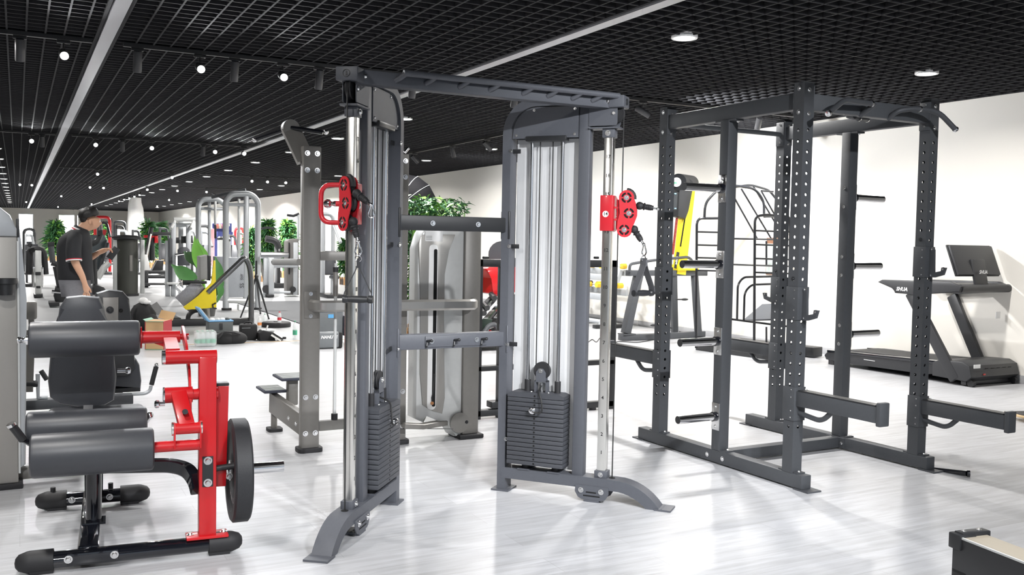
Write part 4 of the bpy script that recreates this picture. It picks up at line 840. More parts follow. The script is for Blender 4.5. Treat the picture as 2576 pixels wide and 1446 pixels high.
# ------------------------------------------------------------------ black squat frame behind the dip machine
BFF = Frame(3.45, 6.35)
bf = thing('squat_stand_frame', 'plain black square-tube frame standing behind the cable machine, mostly hidden', 'rack', BFF)
fq = FY(BFF, 0)
fx0, fx1 = fq(1196, 900).x, fq(1542, 900).x
for y0, y1 in ((652, 671), (919, 932), (1029, 1045)): P('cross_tube', bf, STEELD, S().b2((fx0, -.03, fq(1228, y1).z), (fx1, .03, fq(1228, y0).z), bev=.004))
P('upright', bf, STEELD, S().b2((fq(1254, 800).x, -.03, .0), (fq(1270, 800).x, .03, fq(1228, 652).z), bev=.004)); P('upright', bf, STEELD, S().b2((fx1-.06, -.03, 0), (fx1, .03, fq(1228, 652).z), bev=.004)); P('upright', bf, STEELD, S().b2((fx0, -.03, 0), (fx0+.04, .03, fq(1228, 652).z), bev=.004))
P('lug', bf, STEELD, S().box((fq(1222, 648).x, 0, fq(1222, 648).z), (.05, .03, .02), bev=.006)); P('lug', bf, STEELD, S().box((fq(1500, 650).x, 0, fq(1500, 648).z), (.04, .03, .02), bev=.006)); P('foot_pad', bf, STEELD, S().box((fq(1245, 1017).x, .02, fq(1245, 1017).z), (.08, .1, .05), bev=.006)); P('foot_pad', bf, RUBBER, S().cyl((fq(1490, 1050).x, 0, 0), (fq(1490, 1050).x, 0, .03), .03, n=16))
# ------------------------------------------------------------------ treadmill by the right wall
TMF = Frame(8.6, 7.1)
tm = thing('treadmill', 'black motorised treadmill with tilted flat console against the cream wall', 'treadmill', TMF)
def tq(px, py, x): p = TMF.x(px, py, x); return p
X0, X1 = -.30, .42                                       # side planes
TMB = mat('treadmill_black', (.030, .031, .034), .42, 0, .06, 30); BELT = mat('treadmill_belt', (.028, .028, .03), .7, 0, .1, 120, .15)
yb0, yb1 = tq(2078, 890, X0).y, tq(2440, 945, X0).y      # rear, front
zt1 = tq(2290, 893, X0).z
P('deck', tm, TMB, S().prism([(yb0, .05), (yb0+.03, .10), (yb0-.03, .155), (yb0-.2, .175), (yb1+.35, .205), (yb1+.35, .09), (yb1+.5, .06), (yb0-.15, .04)], (X1, 0, 0), (0, 1, 0), (0, 0, 1), -(X1-X0) if False else (X0-X1), bev=.01))
P('belt', tm, BELT, S().prism([(yb0-.05, .157), (yb0-.2, .180), (yb1+.3, .212), (yb1+.3, .2), (yb0-.1, .15)], (X1-.09, 0, 0), (0, 1, 0), (0, 0, 1), -(X1-X0-.18)))
P('side_rail', tm, GLOSSB, S().prism([(yb0-.02, .14), (yb0-.02, .165), (yb1+.25, .22), (yb1+.25, .18)], (X0+.075, 0, 0), (0, 1, 0), (0, 0, 1), -.085, bev=.006)); P('side_rail', tm, GLOSSB, S().prism([(yb0-.02, .14), (yb0-.02, .165), (yb1+.25, .22), (yb1+.25, .18)], (X1+.01, 0, 0), (0, 1, 0), (0, 0, 1), -.085, bev=.006))
P('motor_cover', tm, TMB, S().prism([(yb1+.42, .06), (yb1+.42, .2), (yb1+.34, .235), (yb1+.08, .245), (yb1-.0, .21), (yb1-.03, .10), (yb1+.03, .05)], (X1+.02, 0, 0), (0, 1, 0), (0, 0, 1), -(X1-X0)-.04, bev=.015)); 
P('sticker', tm, WHITE, S().b2((X0+.03, yb1-.018, .185), (X0+.13, yb1-.014, .222))); P('sticker', tm, WHITE, S().b2((X1-.07, yb1+.2, .65), (X1-.0, yb1+.205, .72)))
for i in range(5): P('vent_slot', tm, HOLE, S().b2((X0+.2+i*.09, yb1-.026, .175), (X0+.24+i*.09, yb1-.02, .181)))
P('power_switch', tm, mat('red_switch', (.5, .05, .04), .4), S().b2((X0+.16, yb1-.036, .115), (X0+.19, yb1-.03, .13)))
for x in (X0+.03, X1-.03): P('wheel', tm, RUBBER, S().cyl((x-.02, yb1+.0, .035), (x+.02, yb1+.0, .035), .035, n=18))
for x in (X0+.03, X1-.03): P('rear_foot', tm, RUBBER, S().b2((x-.03, yb0-.12, 0), (x+.03, yb0-.04, .05)))
P('cross_foot', tm, TMB, S().b2((X0, yb1+.04, .012), (X1, yb1+.1, .06), bev=.008))
# slanted posts
for x, pa, pb in ((X0-.0, (2405, 935), (2290, 735)), (X1+.0, (2478, 895), (2395, 742))):
    a, b = tq(*pa, x), tq(*pb, x); a = V((x, a.y, .05)); b = V((x, b.y, b.z)); P('upright', tm, TMB, S().bar(a, b, .055, .12, up=(0, 1, .4), bev=.018))
# handrails and console
ya, yb3 = tq(2212, 708, X0).y, tq(2290, 735, X0).y
for x in (X0, X1): P('handrail', tm, TMB, S().prism([(ya, .985), (ya-.06, 1.015), (yb3-.5, 1.03), (yb3-.62, .99), (yb3-.6, .93), (yb3-.05, .875), (yb3+.17, .88), (yb3+.2, .94)], (x+.035, 0, 0), (0, 1, 0), (0, 0, 1), -.07, bev=.012))
P('front_bar', tm, TMB, S().cyl((X0-.0, yb3-.58, .965), (X1+.05, yb3-.58, .965), .042, n=20).b2((X0, yb3-.56, .955), (X1, yb3-.3, 1.01), bev=.012))
sc0 = V((.06, yb3-.50, 1.0)); 
P('console_neck', tm, TMB, S().bar((.06, yb3-.56, .98), (.06, yb3-.50, 1.26), .20, .03, up=(0, -1, .25), bev=.01))
rot = M.Rotation(math.radians(-22), 3, 'X')
P('console', tm, TMB, S().box((.06, yb3-.47, 1.245), (.66, .035, .32), rot=rot, bev=.012))
P('console_rim', tm, PLAST, S().box((.06, yb3-.45, 1.243), (.68, .02, .34), rot=rot, bev=.008))
text(tm, 'SHUA', (.06, yb3-.575, 1.13), (0, -1, .05), .05, WINK, shear=.25, bold=.03); text(tm, 'SHUA', (X0-.0365, yb3+.08, .925), (-1, 0, 0), .055, WINK, shear=.25, bold=.03); text(tm, 'X', (X0-.001, yb1+.6, .10), (-1, 0, 0), .11, WINK, shear=.2, bold=.02); text(tm, '5', (X0-.001, yb1+.545, .085), (-1, 0, 0), .07, WINK, shear=.2, bold=.02)
P('side_stripe', tm, WINK, S().b2((X0-.002, yb0-.7, .115), (X0-.0005, yb0-.55, .12)).b2((X0-.002, yb0-.16, .115), (X0-.0005, yb0-.22, .125)))

# ------------------------------------------------------------------ rope trainer with yellow mast
RPF = Frame(8.2, 10.75)
rp = thing('rope_trainer', 'rope pulling trainer with leaning yellow mast and dark grey frame by the cream wall', 'rope trainer', RPF)
rq = FY(RPF, 0)
zt_ = rq(1600, 683).z
P('seat_beam', rp, STEELR, S().b2((rq(1578, 683).x, -.05, rq(1600, 690).z-.02), (rq(1775, 685).x, .05, zt_+.02), bev=.008))
P('leg', rp, STEELR, S().bar(rq(1574, 838), rq(1606, 690), .12, .10, up=(1, 0, 0), bev=.006)); P('leg', rp, STEELR, S().bar(rq(1757, 845), rq(1747, 690), .07, .09, up=(1, 0, 0), bev=.006)); P('leg', rp, STEELR, S().bar(rq(1697, 838, .3), rq(1694, 690), .07, .09, up=(1, 0, 0), bev=.006))
P('base', rp, STEELR, S().bar((rq(1560, 845).x, 0, .045), (rq(1650, 850).x, -.05, .045), .12, .08, bev=.006)); P('base', rp, STEELR, S().bar((rq(1640, 850).x, -.05, .045), (rq(1775, 850).x, .05, .045), .09, .08, bev=.006)); P('flange', rp, STEELR, S().box((rq(1574, 838).x+.02, 0, .09), (.2, .16, .015)))
P('side_rail', rp, STEELR, S().tube(rnd([rq(1584, 685, -.06), rq(1584, 664, -.06), rq(1640, 655, -.06), rq(1730, 646, -.06), rq(1742, 655, -.06), rq(1744, 680, -.06)], .09, 6), .02, 10))
a, b = rq(1708, 690), rq(1735, 470)
P('mast', rp, YELLOW, S().bar(V((a.x+.0, 0, a.z)), V((b.x-.02, 0, b.z)), .12, .16, up=(1, 0, 0), bev=.006)); P('mast_slot', rp, HOLE, S().bar(V((rq(1705, 620).x, -.062, rq(1705, 620).z)), V((rq(1725, 490).x, -.062, rq(1725, 490).z)), .004, .022, up=(1, 0, 0))); P('mast_foot', rp, YELLOW, S().b2((rq(1695, 680).x, -.1, zt_+.02), (rq(1748, 680).x, .1, rq(1720, 665).z), bev=.006))
P('rope', rp, mat('red_fleck_rope', (.25, .03, .02), .8, 0, .9, 60, .3), S().cyl(rq(1692, 640, -.08), rq(1703, 548, -.08), .018, n=10))
hd = P('head_unit', rp, PLAST, S().prism([(rq(p, q_).x, rq(p, q_).z) for p, q_ in ((1688, 545), (1708, 552), (1716, 530), (1724, 480), (1727, 458), (1712, 446), (1702, 446), (1694, 455), (1692, 480))], (0, -.16, 0), (1, 0, 0), (0, 0, 1), -.16, bev=.02)); P('drum', rp, PLAST, S().cyl(rq(1706, 458, -.14), rq(1738, 462, .14), .12, n=24)); P('badge', hd, WHITE, S().cyl(rq(1702, 458, -.165), rq(1702, 458, -.16), .065, n=24)); P('badge_mark', hd, mat('green_ink', (.1, .45, .2), .5, 0, 0), S().b2((rq(1696, 460, -.166).x, -.1675, rq(1696, 460, -.166).z-.01), (rq(1708, 460, -.166).x, -.166, rq(1696, 460, -.166).z+.012)))
P('display', hd, mat('dark_display', (.01, .015, .02), .2, 0, 0), S().prism([(rq(p, q_, -.162).x, rq(p, q_, -.162).z) for p, q_ in ((1692, 528), (1702, 528), (1705, 484), (1696, 484))], (0, -.1625, 0), (1, 0, 0), (0, 0, 1), .002)); CY_ = mat('cyan_led', (.25, .75, .95), .4, 0, 0, emit=1.0); 
for pz in (487, 524): P('display_led', hd, CY_, S().box(rq(1699, pz, -.166), (.03, .002, .012)))
P('label', rp, PLAST, S().bar(rq(1699, 675, -.063), rq(1706, 634, -.063), .004, .05, up=(1, 0, 0))); text(rp, 'Rope', rq(1703, 655, -.069), (0, -1, 0), .055, WINK, rot=math.radians(-97), bold=.02)
P('pedal', rp, STEELD, S().ball(rq(1722, 753, -.2), .05, (1.3, .6, .35)).cyl(rq(1700, 753, -.1), rq(1720, 753, -.2), .01, n=8)); P('pedal', rp, STEELD, S().ball(rq(1645, 818, -.2), .05, (1.2, .6, .35)).cyl(rq(1650, 818, -.2), rq(1690, 825, 0), .012, n=8))

# ------------------------------------------------------------------ black tube climbing / stretching frame
CLF = Frame(7.9, 8.6)
cl = thing('stretching_frame', 'black bent-tube stretching and climbing frame on a heavy black base behind the rack', 'stretching frame', CLF)
TUB = mat('gloss_black_tube', (.02, .021, .024), .25, .2, .05, 20)
def ct(pts, y, r=.016): P('tube', cl, TUB, S().tube(rnd([CLF.y(a, b, y) if isinstance((a, b), tuple) else a for a, b in pts], .09, 6), r, 9))
yN, yM = -.25, .45
b0, b1 = CLF.y(1742, 880, .1), CLF.y(1960, 905, -.4)
P('base', cl, STEELD, S().bar((-.02, .9, .07), (.2, -.45, .07), .36, .14, bev=.01)); P('base', cl, STEELD, S().bar((.5, .9, .07), (.75, -.3, .07), .2, .12, bev=.01))
ct([(1751, 875), (1753, 549), (1800, 549), (1830, 548)], yM)
for z in (583, 616, 648, 680): ct([(1754, z), (1832, z+2)], yM, .011)
ct([(1772, 549), (1774, 510), (1806, 476), (1850, 466), (1900, 475), (1922, 505), (1922, 545)], yM); ct([(1850, 470), (1890, 465), (1935, 478), (1952, 500)], yM+.3)
ct([(1897, 895), (1899, 545), (1925, 540), (1985, 545), (1988, 560), (1985, 890)], yN)
for z in (580, 615, 650, 685): ct([(1900, z), (1984, z+3)], yN, .011)
for a, b in (((1846, 495), (1905, 600)), ((1865, 475), (1940, 600)), ((1915, 480), (1960, 560)), ((1895, 468), (1950, 560))): ct([a, b], yM+.1, .011)
for a, b in (((1840, 600), (1985, 603)), ((1838, 665), (1985, 670)), ((1915, 480), (1945, 482)), ((1922, 545), (1960, 545))): ct([a, b], yM, .012)
ct([(1854, 803), (1856, 715), (1870, 697), (1950, 695)], yN+.1, .013); ct([(1871, 805), (1873, 735), (1890, 716), (1950, 714)], yN+.1, .013); ct([(1842, 803), (1990, 822)], yN+.1, .013)
for z in (822, 606): ct([(1928, z), (1928, z+60)], yN+.2, .012)
P('foot_board', cl, STEELR, S().quad(CLF.y(1890, 805, .0), CLF.y(1935, 810, -.2), CLF.y(1965, 765, -.05), CLF.y(1940, 760, .15)).b2((0, 0, -.0), (.001, .001, .001)) if False else S().bar(CLF.y(1905, 805, .0), CLF.y(1952, 765, .1), .4, .02, up=(-.5, 0, 1)))
# small framed notice on the wall behind it
wn = CLF.x(1945, 650, XR-.02-7.9); nt_ = thing('wall_notice', 'small pale framed notice on the cream wall behind the stretching frame', 'notice', Frame(XR-.012, 8.6+wn.y, 0, 0))
P('frame', nt_, mat('wood_brown', (.25, .12, .07), .5), S().b2((-.012, -.13, wn.z-.22), (.01, .13, wn.z+.28))); P('sheet', nt_, mat('pale_green_sheet', (.6, .68, .65), .6, 0, .25, 12), S().b2((-.016, -.12, wn.z-.21), (-.0125, .12, wn.z+.2)))

# ------------------------------------------------------------------ bench corner bottom right, balance board
bq1 = G(2405, 1350, .48); BNF = Frame(bq1.x, bq1.y, math.radians(-40))
zb_ = .48
c0 = G(2397, 1345, zb_); c1 = G(2576, 1415, zb_)
ang = math.atan2(c1.y-c0.y, c1.x-c0.x); BNF = Frame(c0.x, c0.y, ang)
bn = thing('wooden_top_bench', 'black steel bench with pale wooden top, corner cut off at the bottom right', 'bench', BNF)
P('top_board', bn, mat('pale_plywood', (.30, .265, .21), .45, 0, .1, 4, stretch=(.5, 8, 8)), S().b2((.03, .012, zb_-.03), (1.1, .105, zb_)))
P('front_rail', bn, STEELD, S().b2((.0, -.0, zb_-.115), (1.1, .012, zb_-.004), bev=.003)); P('rail_edge', bn, SILVL, S().b2((.035, .0, zb_-.004), (1.1, .006, zb_+.002)))
P('corner_cap', bn, PLAST, S().b2((-.012, -.006, zb_-.04), (.035, .06, zb_+.008), bev=.004)); P('end_trim', bn, PLAST, S().b2((-.005, .01, zb_-.02), (.03, .12, zb_+.012), bev=.003)); 
for y in (.03, .09): bolt(bn, (.012, y, zb_+.012), (0, 0, 1), .006)
for x in (0, 1.04):
    for y in (.0, .055): P('leg', bn, STEELD, S().b2((x, y, 0), (x+.06, y+.06, zb_-.1), bev=.003))
bolt(bn, (.17, .03, zb_-.118), (0, 0, 1), .009)
bb = G(2576, 1046, .05); bbd = thing('balance_board', 'pale wooden balance board with black grip top at the right frame edge', 'balance board', Frame(bb.x+.33, bb.y-.1, -.5))
P('deck', bbd, mat('birch_ply', (.62, .45, .25), .5, 0, .1, 10), S().prism(rrect(-.38, -.14, .38, .14, .13, 8), (0, 0, .035), (1, 0, 0), (0, 1, 0), .018, bev=.005)); P('grip_top', bbd, RUBBER, S().prism(rrect(-.36, -.12, .36, .12, .12, 8), (0, 0, .053), (1, 0, 0), (0, 1, 0), .004)); P('rocker', bbd, mat('birch_ply2', (.5, .36, .2), .5), S().cyl((0, -.12, .02), (0, .12, .02), .02, n=16))
# ------------------------------------------------------------------ background equipment (built on its own standing plane, real depth)
class BG:
    def __init__(s, name, label, cat, gpx, gpy, group=None):
        g = G(gpx, gpy); s.f = Frame(g.x, g.y); s.t = thing(name, label, cat, s.f, group); s.d = (g-EYE).dot(FW)
    def p(s, px, py, y=0): return s.f.y(px, py, y)
    def tube(s, name, m, pts, r, y=0, rr=0, n=8): return P(name, s.t, m, S().tube(rnd([s.p(*a) if len(a) == 3 else s.p(a[0], a[1], y) for a in pts], rr, 5) if rr else [s.p(*a) if len(a) == 3 else s.p(a[0], a[1], y) for a in pts], r, n))
    def bar(s, name, m, a, b, w, h, y=0, up=(0, 1, 0), bev=.006): return P(name, s.t, m, S().bar(s.p(*a, y), s.p(*b, y), w, h, up=up, bev=bev))
    def blk(s, name, m, x0, y0, x1, y1, y=0, th=.2, bev=.01, par=None):     # pixel box pushed back by th
        a, b = s.p(x0, y1, y), s.p(x1, y0, y); return P(name, par or s.t, m, S().b2((a.x, y, max(a.z, .001)), (b.x, y+th, b.z), bev=bev))
    def poly(s, name, m, pts, y=0, th=.1, bev=.008, par=None): return P(name, par or s.t, m, S().prism([(s.p(a, b, y).x, s.p(a, b, y).z) for a, b in pts], (0, y, 0), (1, 0, 0), (0, 0, 1), -th, bev=bev))
    def leg(s, name, m, px, py, r, y=0): q_ = s.p(px, py, y); return P(name, s.t, m, S().b2((q_.x-r, y-r, 0), (q_.x+r, y+r, q_.z), bev=r*.3))
# yellow glute / ab machine
g = BG('kneeling_ab_machine', 'yellow-sided kneeling machine with grey pad and bent twin chrome rail', 'exercise machine', 560, 818)
g.blk('base', STEELD, 430, 800, 640, 836, 0, .12); g.poly('base_plate', STEELD, [(425, 800), (455, 800), (475, 836), (450, 836)], .2, .5)
for dy in (0, .1): g.tube('post', mat('gun_metal', (.16, .165, .17), .22, .7), [(632, 830, dy), (632, 700, dy), (628, 668, dy), (616, 646, dy), (600, 662, dy), (522, 736, dy)], .042, 0, .12, 12)
g.poly('side_plate', YELLOW, [(537, 655), (542, 655), (545, 773), (500, 777), (468, 779), (461, 772), (500, 745), (533, 712)], -.02, .03); g.poly('side_plate', YELLOW, [(537, 655), (542, 655), (545, 773), (500, 777), (468, 779), (461, 772), (500, 745), (533, 712)], .38, .03)
pd = g.poly('pad', mat('grey_pad', (.33, .33, .32), .5), [(503, 645), (523, 641), (524, 703), (504, 706)], .02, .3, .03); g.poly('pad_back', PLAST, [(522, 642), (531, 644), (530, 706), (522, 705)], .02, .3, .01)
g.bar('foot_board', mat('diamond_plate', (.3, .3, .32), .35, .5, .3, 60, .4), (460, 768), (513, 722), .34, .045, .18, up=(0, 1, 0)); 
for dy, o in ((0, 0), (.25, 6)): g.tube('handle', STEELD, [(455, 708+o, dy), (520, 710, dy)], .022); P('handle_cap', g.t, CHROME, S().ball(g.p(456, 708+o, dy), .03))
g.tube('curved_support', STEELD, [(472, 812), (474, 792), (486, 782), (500, 780)], .035, .15, .2); g.tube('bracket', GREYM, [(520, 776), (522, 800)], .04, .2); g.tube('plate_ring', STEELD, [(543, 762, -.03), (535, 766, -.03), (536, 774, -.03), (545, 776, -.03)], .012)
# silver cable tower
g = BG('cable_tower', 'tall silver cable tower with rounded loop frames and grey weight covers', 'cable machine', 575, 780)
for dy, o in ((0, 0),): 
    g.tube('loop_frame', SILV, [(568, 778), (568, 505), (582, 488), (630, 487), (649, 505), (648, 775)], .055, 0, .35, 12)
    g.tube('loop_frame', SILV, [(499, 735, .9), (499, 512, .9), (512, 501, .9), (548, 501, .9), (566, 515, .9)], .05, 0, .35, 12)
g.blk('mast', SILV, 614, 488, 627, 765, -.03, .1); g.blk('mast', SILV, 524, 506, 531, 690, .9, .08); g.blk('guide_tube', SILVL, 598, 500, 605, 720, .1, .05); g.blk('guide_tube', SILVL, 539, 506, 545, 565, .8, .05); g.blk('guide_tube', STEELD, 540, 566, 545, 600, .8, .05)
for z in (514, 515): pass
g.tube('cross_tube', SILV, [(570, 514), (648, 516)], .03); g.tube('cross_tube', SILV, [(500, 524, .9), (566, 526, .9)], .03); g.tube('top_bar', STEELR, [(532, 496, .5), (560, 490, .5), (618, 477, .3)], .03); g.tube('top_grip', CHROME, [(534, 485, .6), (545, 492, .6)], .018)
cv = g.blk('weight_cover', mat('cover_grey', (.36, .38, .41), .45, .1), 571, 648, 617, 748, -.02, .3); g.blk('weight_cover', mat('cover_grey2', (.25, .26, .28), .45, .1), 540, 645, 566, 700, .9, .2)
text(g.t, 'SS', g.p(609, 718, -.04), (0, -1, 0), .1, INK, rot=PI/2); text(g.t, 'Stiff', g.p(609, 698, -.04), (0, -1, 0), .07, INK, rot=PI/2, shear=.3)
g.tube('base_tube', SILVL, [(568, 755), (640, 757)], .05); g.leg('base_leg', SILVL, 599, 765, .015, .1); P('rubber_foot', g.t, RUBBER, S().cyl((g.p(570, 775).x, 0, 0), (g.p(570, 775).x, 0, .04), .09, n=16)); P('rubber_foot', g.t, RUBBER, S().cyl((g.p(646, 775).x, 0, 0), (g.p(646, 775).x, 0, .04), .09, n=16)); g.tube('base_tube', SILVL, [(545, 748, .5), (570, 752, .2)], .05); g.tube('handle', CHROME, [(656, 640, -.2), (725, 641, -.2)], .05)
# dark weight tower with silver posts
g = BG('pulldown_tower', 'dark olive-black cylindrical weight tower with wide black cap between silver posts', 'weight machine', 320, 745)
p0 = g.p(322, 600); r_ = (g.p(350, 650).x-g.p(295, 650).x)/2
P('shroud', g.t, mat('olive_black', (.045, .047, .04), .4), S().lathe([(0, 0.03), (r_, .03), (r_*1.02, .6), (r_, p0.z), (0, p0.z)], (p0.x, .2, 0), (0, 0, 1), 28)); P('cap', g.t, PLAST, S().lathe([(0, -.03), (r_*1.15, -.03), (r_*1.42, .0), (r_*1.42, .03), (r_*.9, .07), (0, .08)], (p0.x, .2, p0.z), (0, 0, 1), 28)); g.blk('scale_plate', GREYM, 326, 642, 333, 682, .2-r_-.01, .01, .002); P('base', g.t, RUBBER, S().cyl((p0.x, .2, 0), (p0.x, .2, .05), r_*1.1, n=24))
for px_ in (290, 359): g.blk('side_post', SILVL, px_-5, 603, px_+5, 738, .1, .12)
# red-top rack
g = BG('barbell_bench', 'black bench press station with red crossbar and leaning chrome bar', 'bench', 400, 722)
for z in (684, 696, 714): g.tube('cross_tube', STEELD, [(362, z), (425, z)], .045 if z < 714 else .03)
g.tube('barbell', CHROME, [(360, 680, .3), (381, 573, .3)], .05); g.tube('barbell_end', STEELD, [(378, 588, .3), (381, 572, .3)], .055); g.blk('red_crossbar', RED, 362, 592, 398, 598, .6, .1); g.blk('red_block', RED, 389, 594, 398, 611, .5, .2); g.tube('frame_tube', STEELD, [(376, 588, .6), (434, 588, .6)], .05); g.tube('upright', STEELD, [(383, 598, .6), (384, 655, .6)], .06); g.tube('upright', STEELD, [(374, 598, .6), (374, 655, .6)], .04); g.poly('seat', PLAST, [(382, 680), (395, 655), (412, 655), (410, 680)], .3, .3); g.poly('white_panel', WHITE, [(363, 640), (371, 640), (380, 690), (364, 690)], .2, .05); g.leg('leg', STEELD, 368, 684, .05); g.leg('leg', STEELD, 420, 684, .05); g.blk('foot', STEELD, 362, 712, 378, 720, -.3, .3)
# silver chest machine
g = BG('chest_press_machine', 'silver chest press machine with white-topped handles and dark backrest', 'chest press', 452, 745)
for px_, z in ((422, 605), (436, 560), (474, 565), (455, 555)): g.leg('column', SILV, px_, z, .05, .1 if px_ != 455 else .5)
g.tube('cross_tube', SILV, [(425, 566, .3), (480, 566, .3)], .045); g.tube('arm', SILVL, [(437, 552, .2), (492, 552, .2)], .05); g.tube('arm', SILVL, [(440, 556, .2), (430, 575, -.1)], .035); g.tube('arm', SILVL, [(487, 556, .2), (480, 575, -.1)], .035)
g.poly('backrest', VINYL, [(448, 668), (448, 628), (456, 621), (470, 621), (478, 628), (478, 668)], -.1, .12, .03); g.poly('shoulder_pad', PLAST, [(458, 612), (458, 594), (485, 592), (487, 612)], .2, .2, .03); g.poly('shoulder_pad', PLAST, [(430, 612), (430, 598), (452, 597), (452, 612)], .2, .2, .03); g.blk('cowl', STEELR, 425, 600, 434, 720, .0, .2); g.blk('foot', SILVL, 420, 710, 460, 716, -.1, .5); g.tube('grip', CHROME, [(441, 641, -.3), (468, 637, -.3)], .03); P('grip_ball', g.t, CHROME, S().ball(g.p(468, 637, -.3), .045)); g.tube('lower_tube', CHROME, [(444, 720, -.4), (460, 735, -.4), (480, 738, -.2)], .06); g.poly('side_pad', PLAST, [(472, 688), (472, 660), (486, 655), (486, 700)], .2, .2, .02)
# seat machine at left
g = BG('padded_press_machine', 'silver post machine with black arched pads near the silver cabinet', 'exercise machine', 97, 748)
g.leg('column', SILVL, 96, 630, .06); g.tube('pad', RUBBER, [(74, 690), (76, 630), (90, 625), (110, 632), (115, 690)], .06, .1, .2); g.blk('collar', STEELD, 89, 684, 103, 692, -.09, .2); g.blk('foot', STEELD, 85, 740, 108, 748, -.2, .5); g.blk('guide', SILV, 82, 672, 110, 680, .05, .06); g.tube('grip', PLAST, [(72, 620), (78, 612)], .04); g.blk('collar', STEELD, 91, 719, 102, 725, -.08, .18); 
for px_ in (84, 107): g.tube('guide_rod', CHROME, [(px_, 676, 0), (px_, 722, 0)], .025)
# upright bike
g = BG('exercise_bike', 'black upright exercise bike partly hidden behind the standing person', 'exercise bike', 150, 772)
g.poly('body', PLAST, [(135, 745), (140, 720), (165, 715), (172, 745), (165, 760), (140, 762)], 0, .2, .03); g.tube('seat_post', STEELD, [(150, 720), (140, 670)], .05); g.poly('saddle', PLAST, [(128, 668), (132, 656), (152, 660), (150, 672)], -.02, .2, .03); g.tube('mast', STEELD, [(163, 720), (160, 690)], .05); g.blk('foot', RUBBER, 124, 760, 150, 770, -.15, .5); g.tube('pedal_crank', CHROME, [(130, 733, -.05), (160, 736, -.05)], .03); P('wheel_hub', g.t, SILV, S().cyl(g.p(164, 736, -.06), g.p(164, 736, 0), .06, n=18)); g.poly('head', PLAST, [(120, 622), (120, 610), (137, 608), (137, 622)], .4, .1, .01); g.tube('mast', STEELR, [(128, 620, .4), (133, 660, .4)], .05)
# elliptical
g = BG('elliptical_trainer', 'dark elliptical trainer with small black screen behind the standing person', 'elliptical', 256, 745)
g.poly('screen', PLAST, [(246, 592), (245, 580), (258, 578), (259, 590)], -.1, .05, .01); g.tube('mast', PLAST, [(252, 590), (246, 606), (225, 616)], .06, 0, .1); g.poly('shroud', mat('teal_grey_shroud', (.09, .11, .12), .4), [(222, 618), (222, 592), (262, 590), (270, 605), (262, 650), (240, 690), (225, 690)], .3, .3, .03); g.tube('lever', STEELR, [(270, 610, .2), (256, 660, .2), (245, 700, .2)], .04); g.tube('link', SILVL, [(245, 700, .1), (262, 672, .1), (275, 660, .1)], .07); g.tube('post', STEELD, [(238, 640, -.2), (240, 720, -.2)], .045); P('pedal_cup', g.t, PLAST, S().lathe([(0, -.12), (.05, -.1), (.1, 0), (0, .01)], g.p(238, 640, -.2), (0, 0, 1), 14)); g.poly('base', PLAST, [(232, 742), (232, 725), (240, 715), (262, 722), (275, 742)], -.3, .6, .03); g.poly('emblem', mat('orange_mark', (.8, .35, .1), .5), [(222, 605), (226, 598), (230, 605)], .28, .01, 0); P('side_lever', g.t, RED, S().bar(g.p(258, 596, .5), g.p(264, 578, .5), .08, .1, up=(0, 1, 0)))
# navy display shelf with goods
g = BG('display_shelf', 'navy blue display shelf with small coloured goods at the hall end', 'shelf', 560, 672)
NAVY = mat('navy_panel', (.04, .06, .25), .5)
g.blk('back_panel', NAVY, 537, 562, 583, 672, .2, .1); g.poly('header', NAVY, [(535, 572), (535, 562), (574, 562), (583, 572), (583, 590), (540, 590)], .1, .1); g.blk('shelf_board', NAVY, 547, 583, 586, 596, -.2, .4); 
rc = [(.7, .25, .2), (.75, .7, .6), (.6, .2, .35), (.2, .45, .7), (.8, .8, .78)]
for i in range(9): 
    q_ = g.p(546+(i % 5)*7, 566+6*(i//5), .08); c_ = rc[i % 5]; solo('boxed_product', mat('goods%d' % (i % 5), c_, .5), S().b2((g.f.o.x+q_.x-.05, g.f.o.y-.05, q_.z-.05), (g.f.o.x+q_.x+.05, g.f.o.y+.098, q_.z+.05)), 'tiny boxed product on the navy display shelf, %s in the rows' % (NB+['last'])[i], 'box', 'goods on the navy shelf')
g2 = BG('pink_banner_stand', 'narrow pink and white roll-up stand beside the navy shelf', 'stand', 533, 674); g2.blk('panel', mat('pink_print', (.75, .35, .38), .6, 0, .3, 5), 530, 575, 540, 672, 0, .03); g2.blk('base', SILV, 528, 670, 542, 674, -.1, .25)
for i, (a, b, c, lb) in enumerate(((549, 603, SILVL, 'left, silver'), (567, 606, mat('bin_grey', (.2, .21, .22), .5), 'right, dark grey'))):
    g = BG('cylinder_tower', 'round grey weight tower, %s one before the navy shelf' % lb, 'weight tower', a+7, 705); p0 = g.p(a+7, b); P('drum', g.t, c, S().lathe([(0, 0), (.09, 0), (.09, p0.z), (0, p0.z)], (0, .1, 0), (0, 0, 1), 20)); P('cap', g.t, PLAST, S().lathe([(0, 0), (.1, 0), (.1, .06), (.06, .1), (0, .1)], (0, .1, p0.z), (0, 0, 1), 20)); P('base', g.t, RUBBER, S().b2((-.1, .0, 0), (.1, .2, .03)))
g = BG('orange_post_machine', 'slim machine with a bright orange upright left of the silver cable tower', 'exercise machine', 583, 690); g.blk('orange_post', mat('orange_paint', (.8, .2, .06), .45), 581, 620, 585, 660, 0, .08); g.blk('base', STEELD, 570, 680, 600, 690, -.2, .5); g.blk('mast', STEELD, 581, 655, 585, 685, 0, .08)
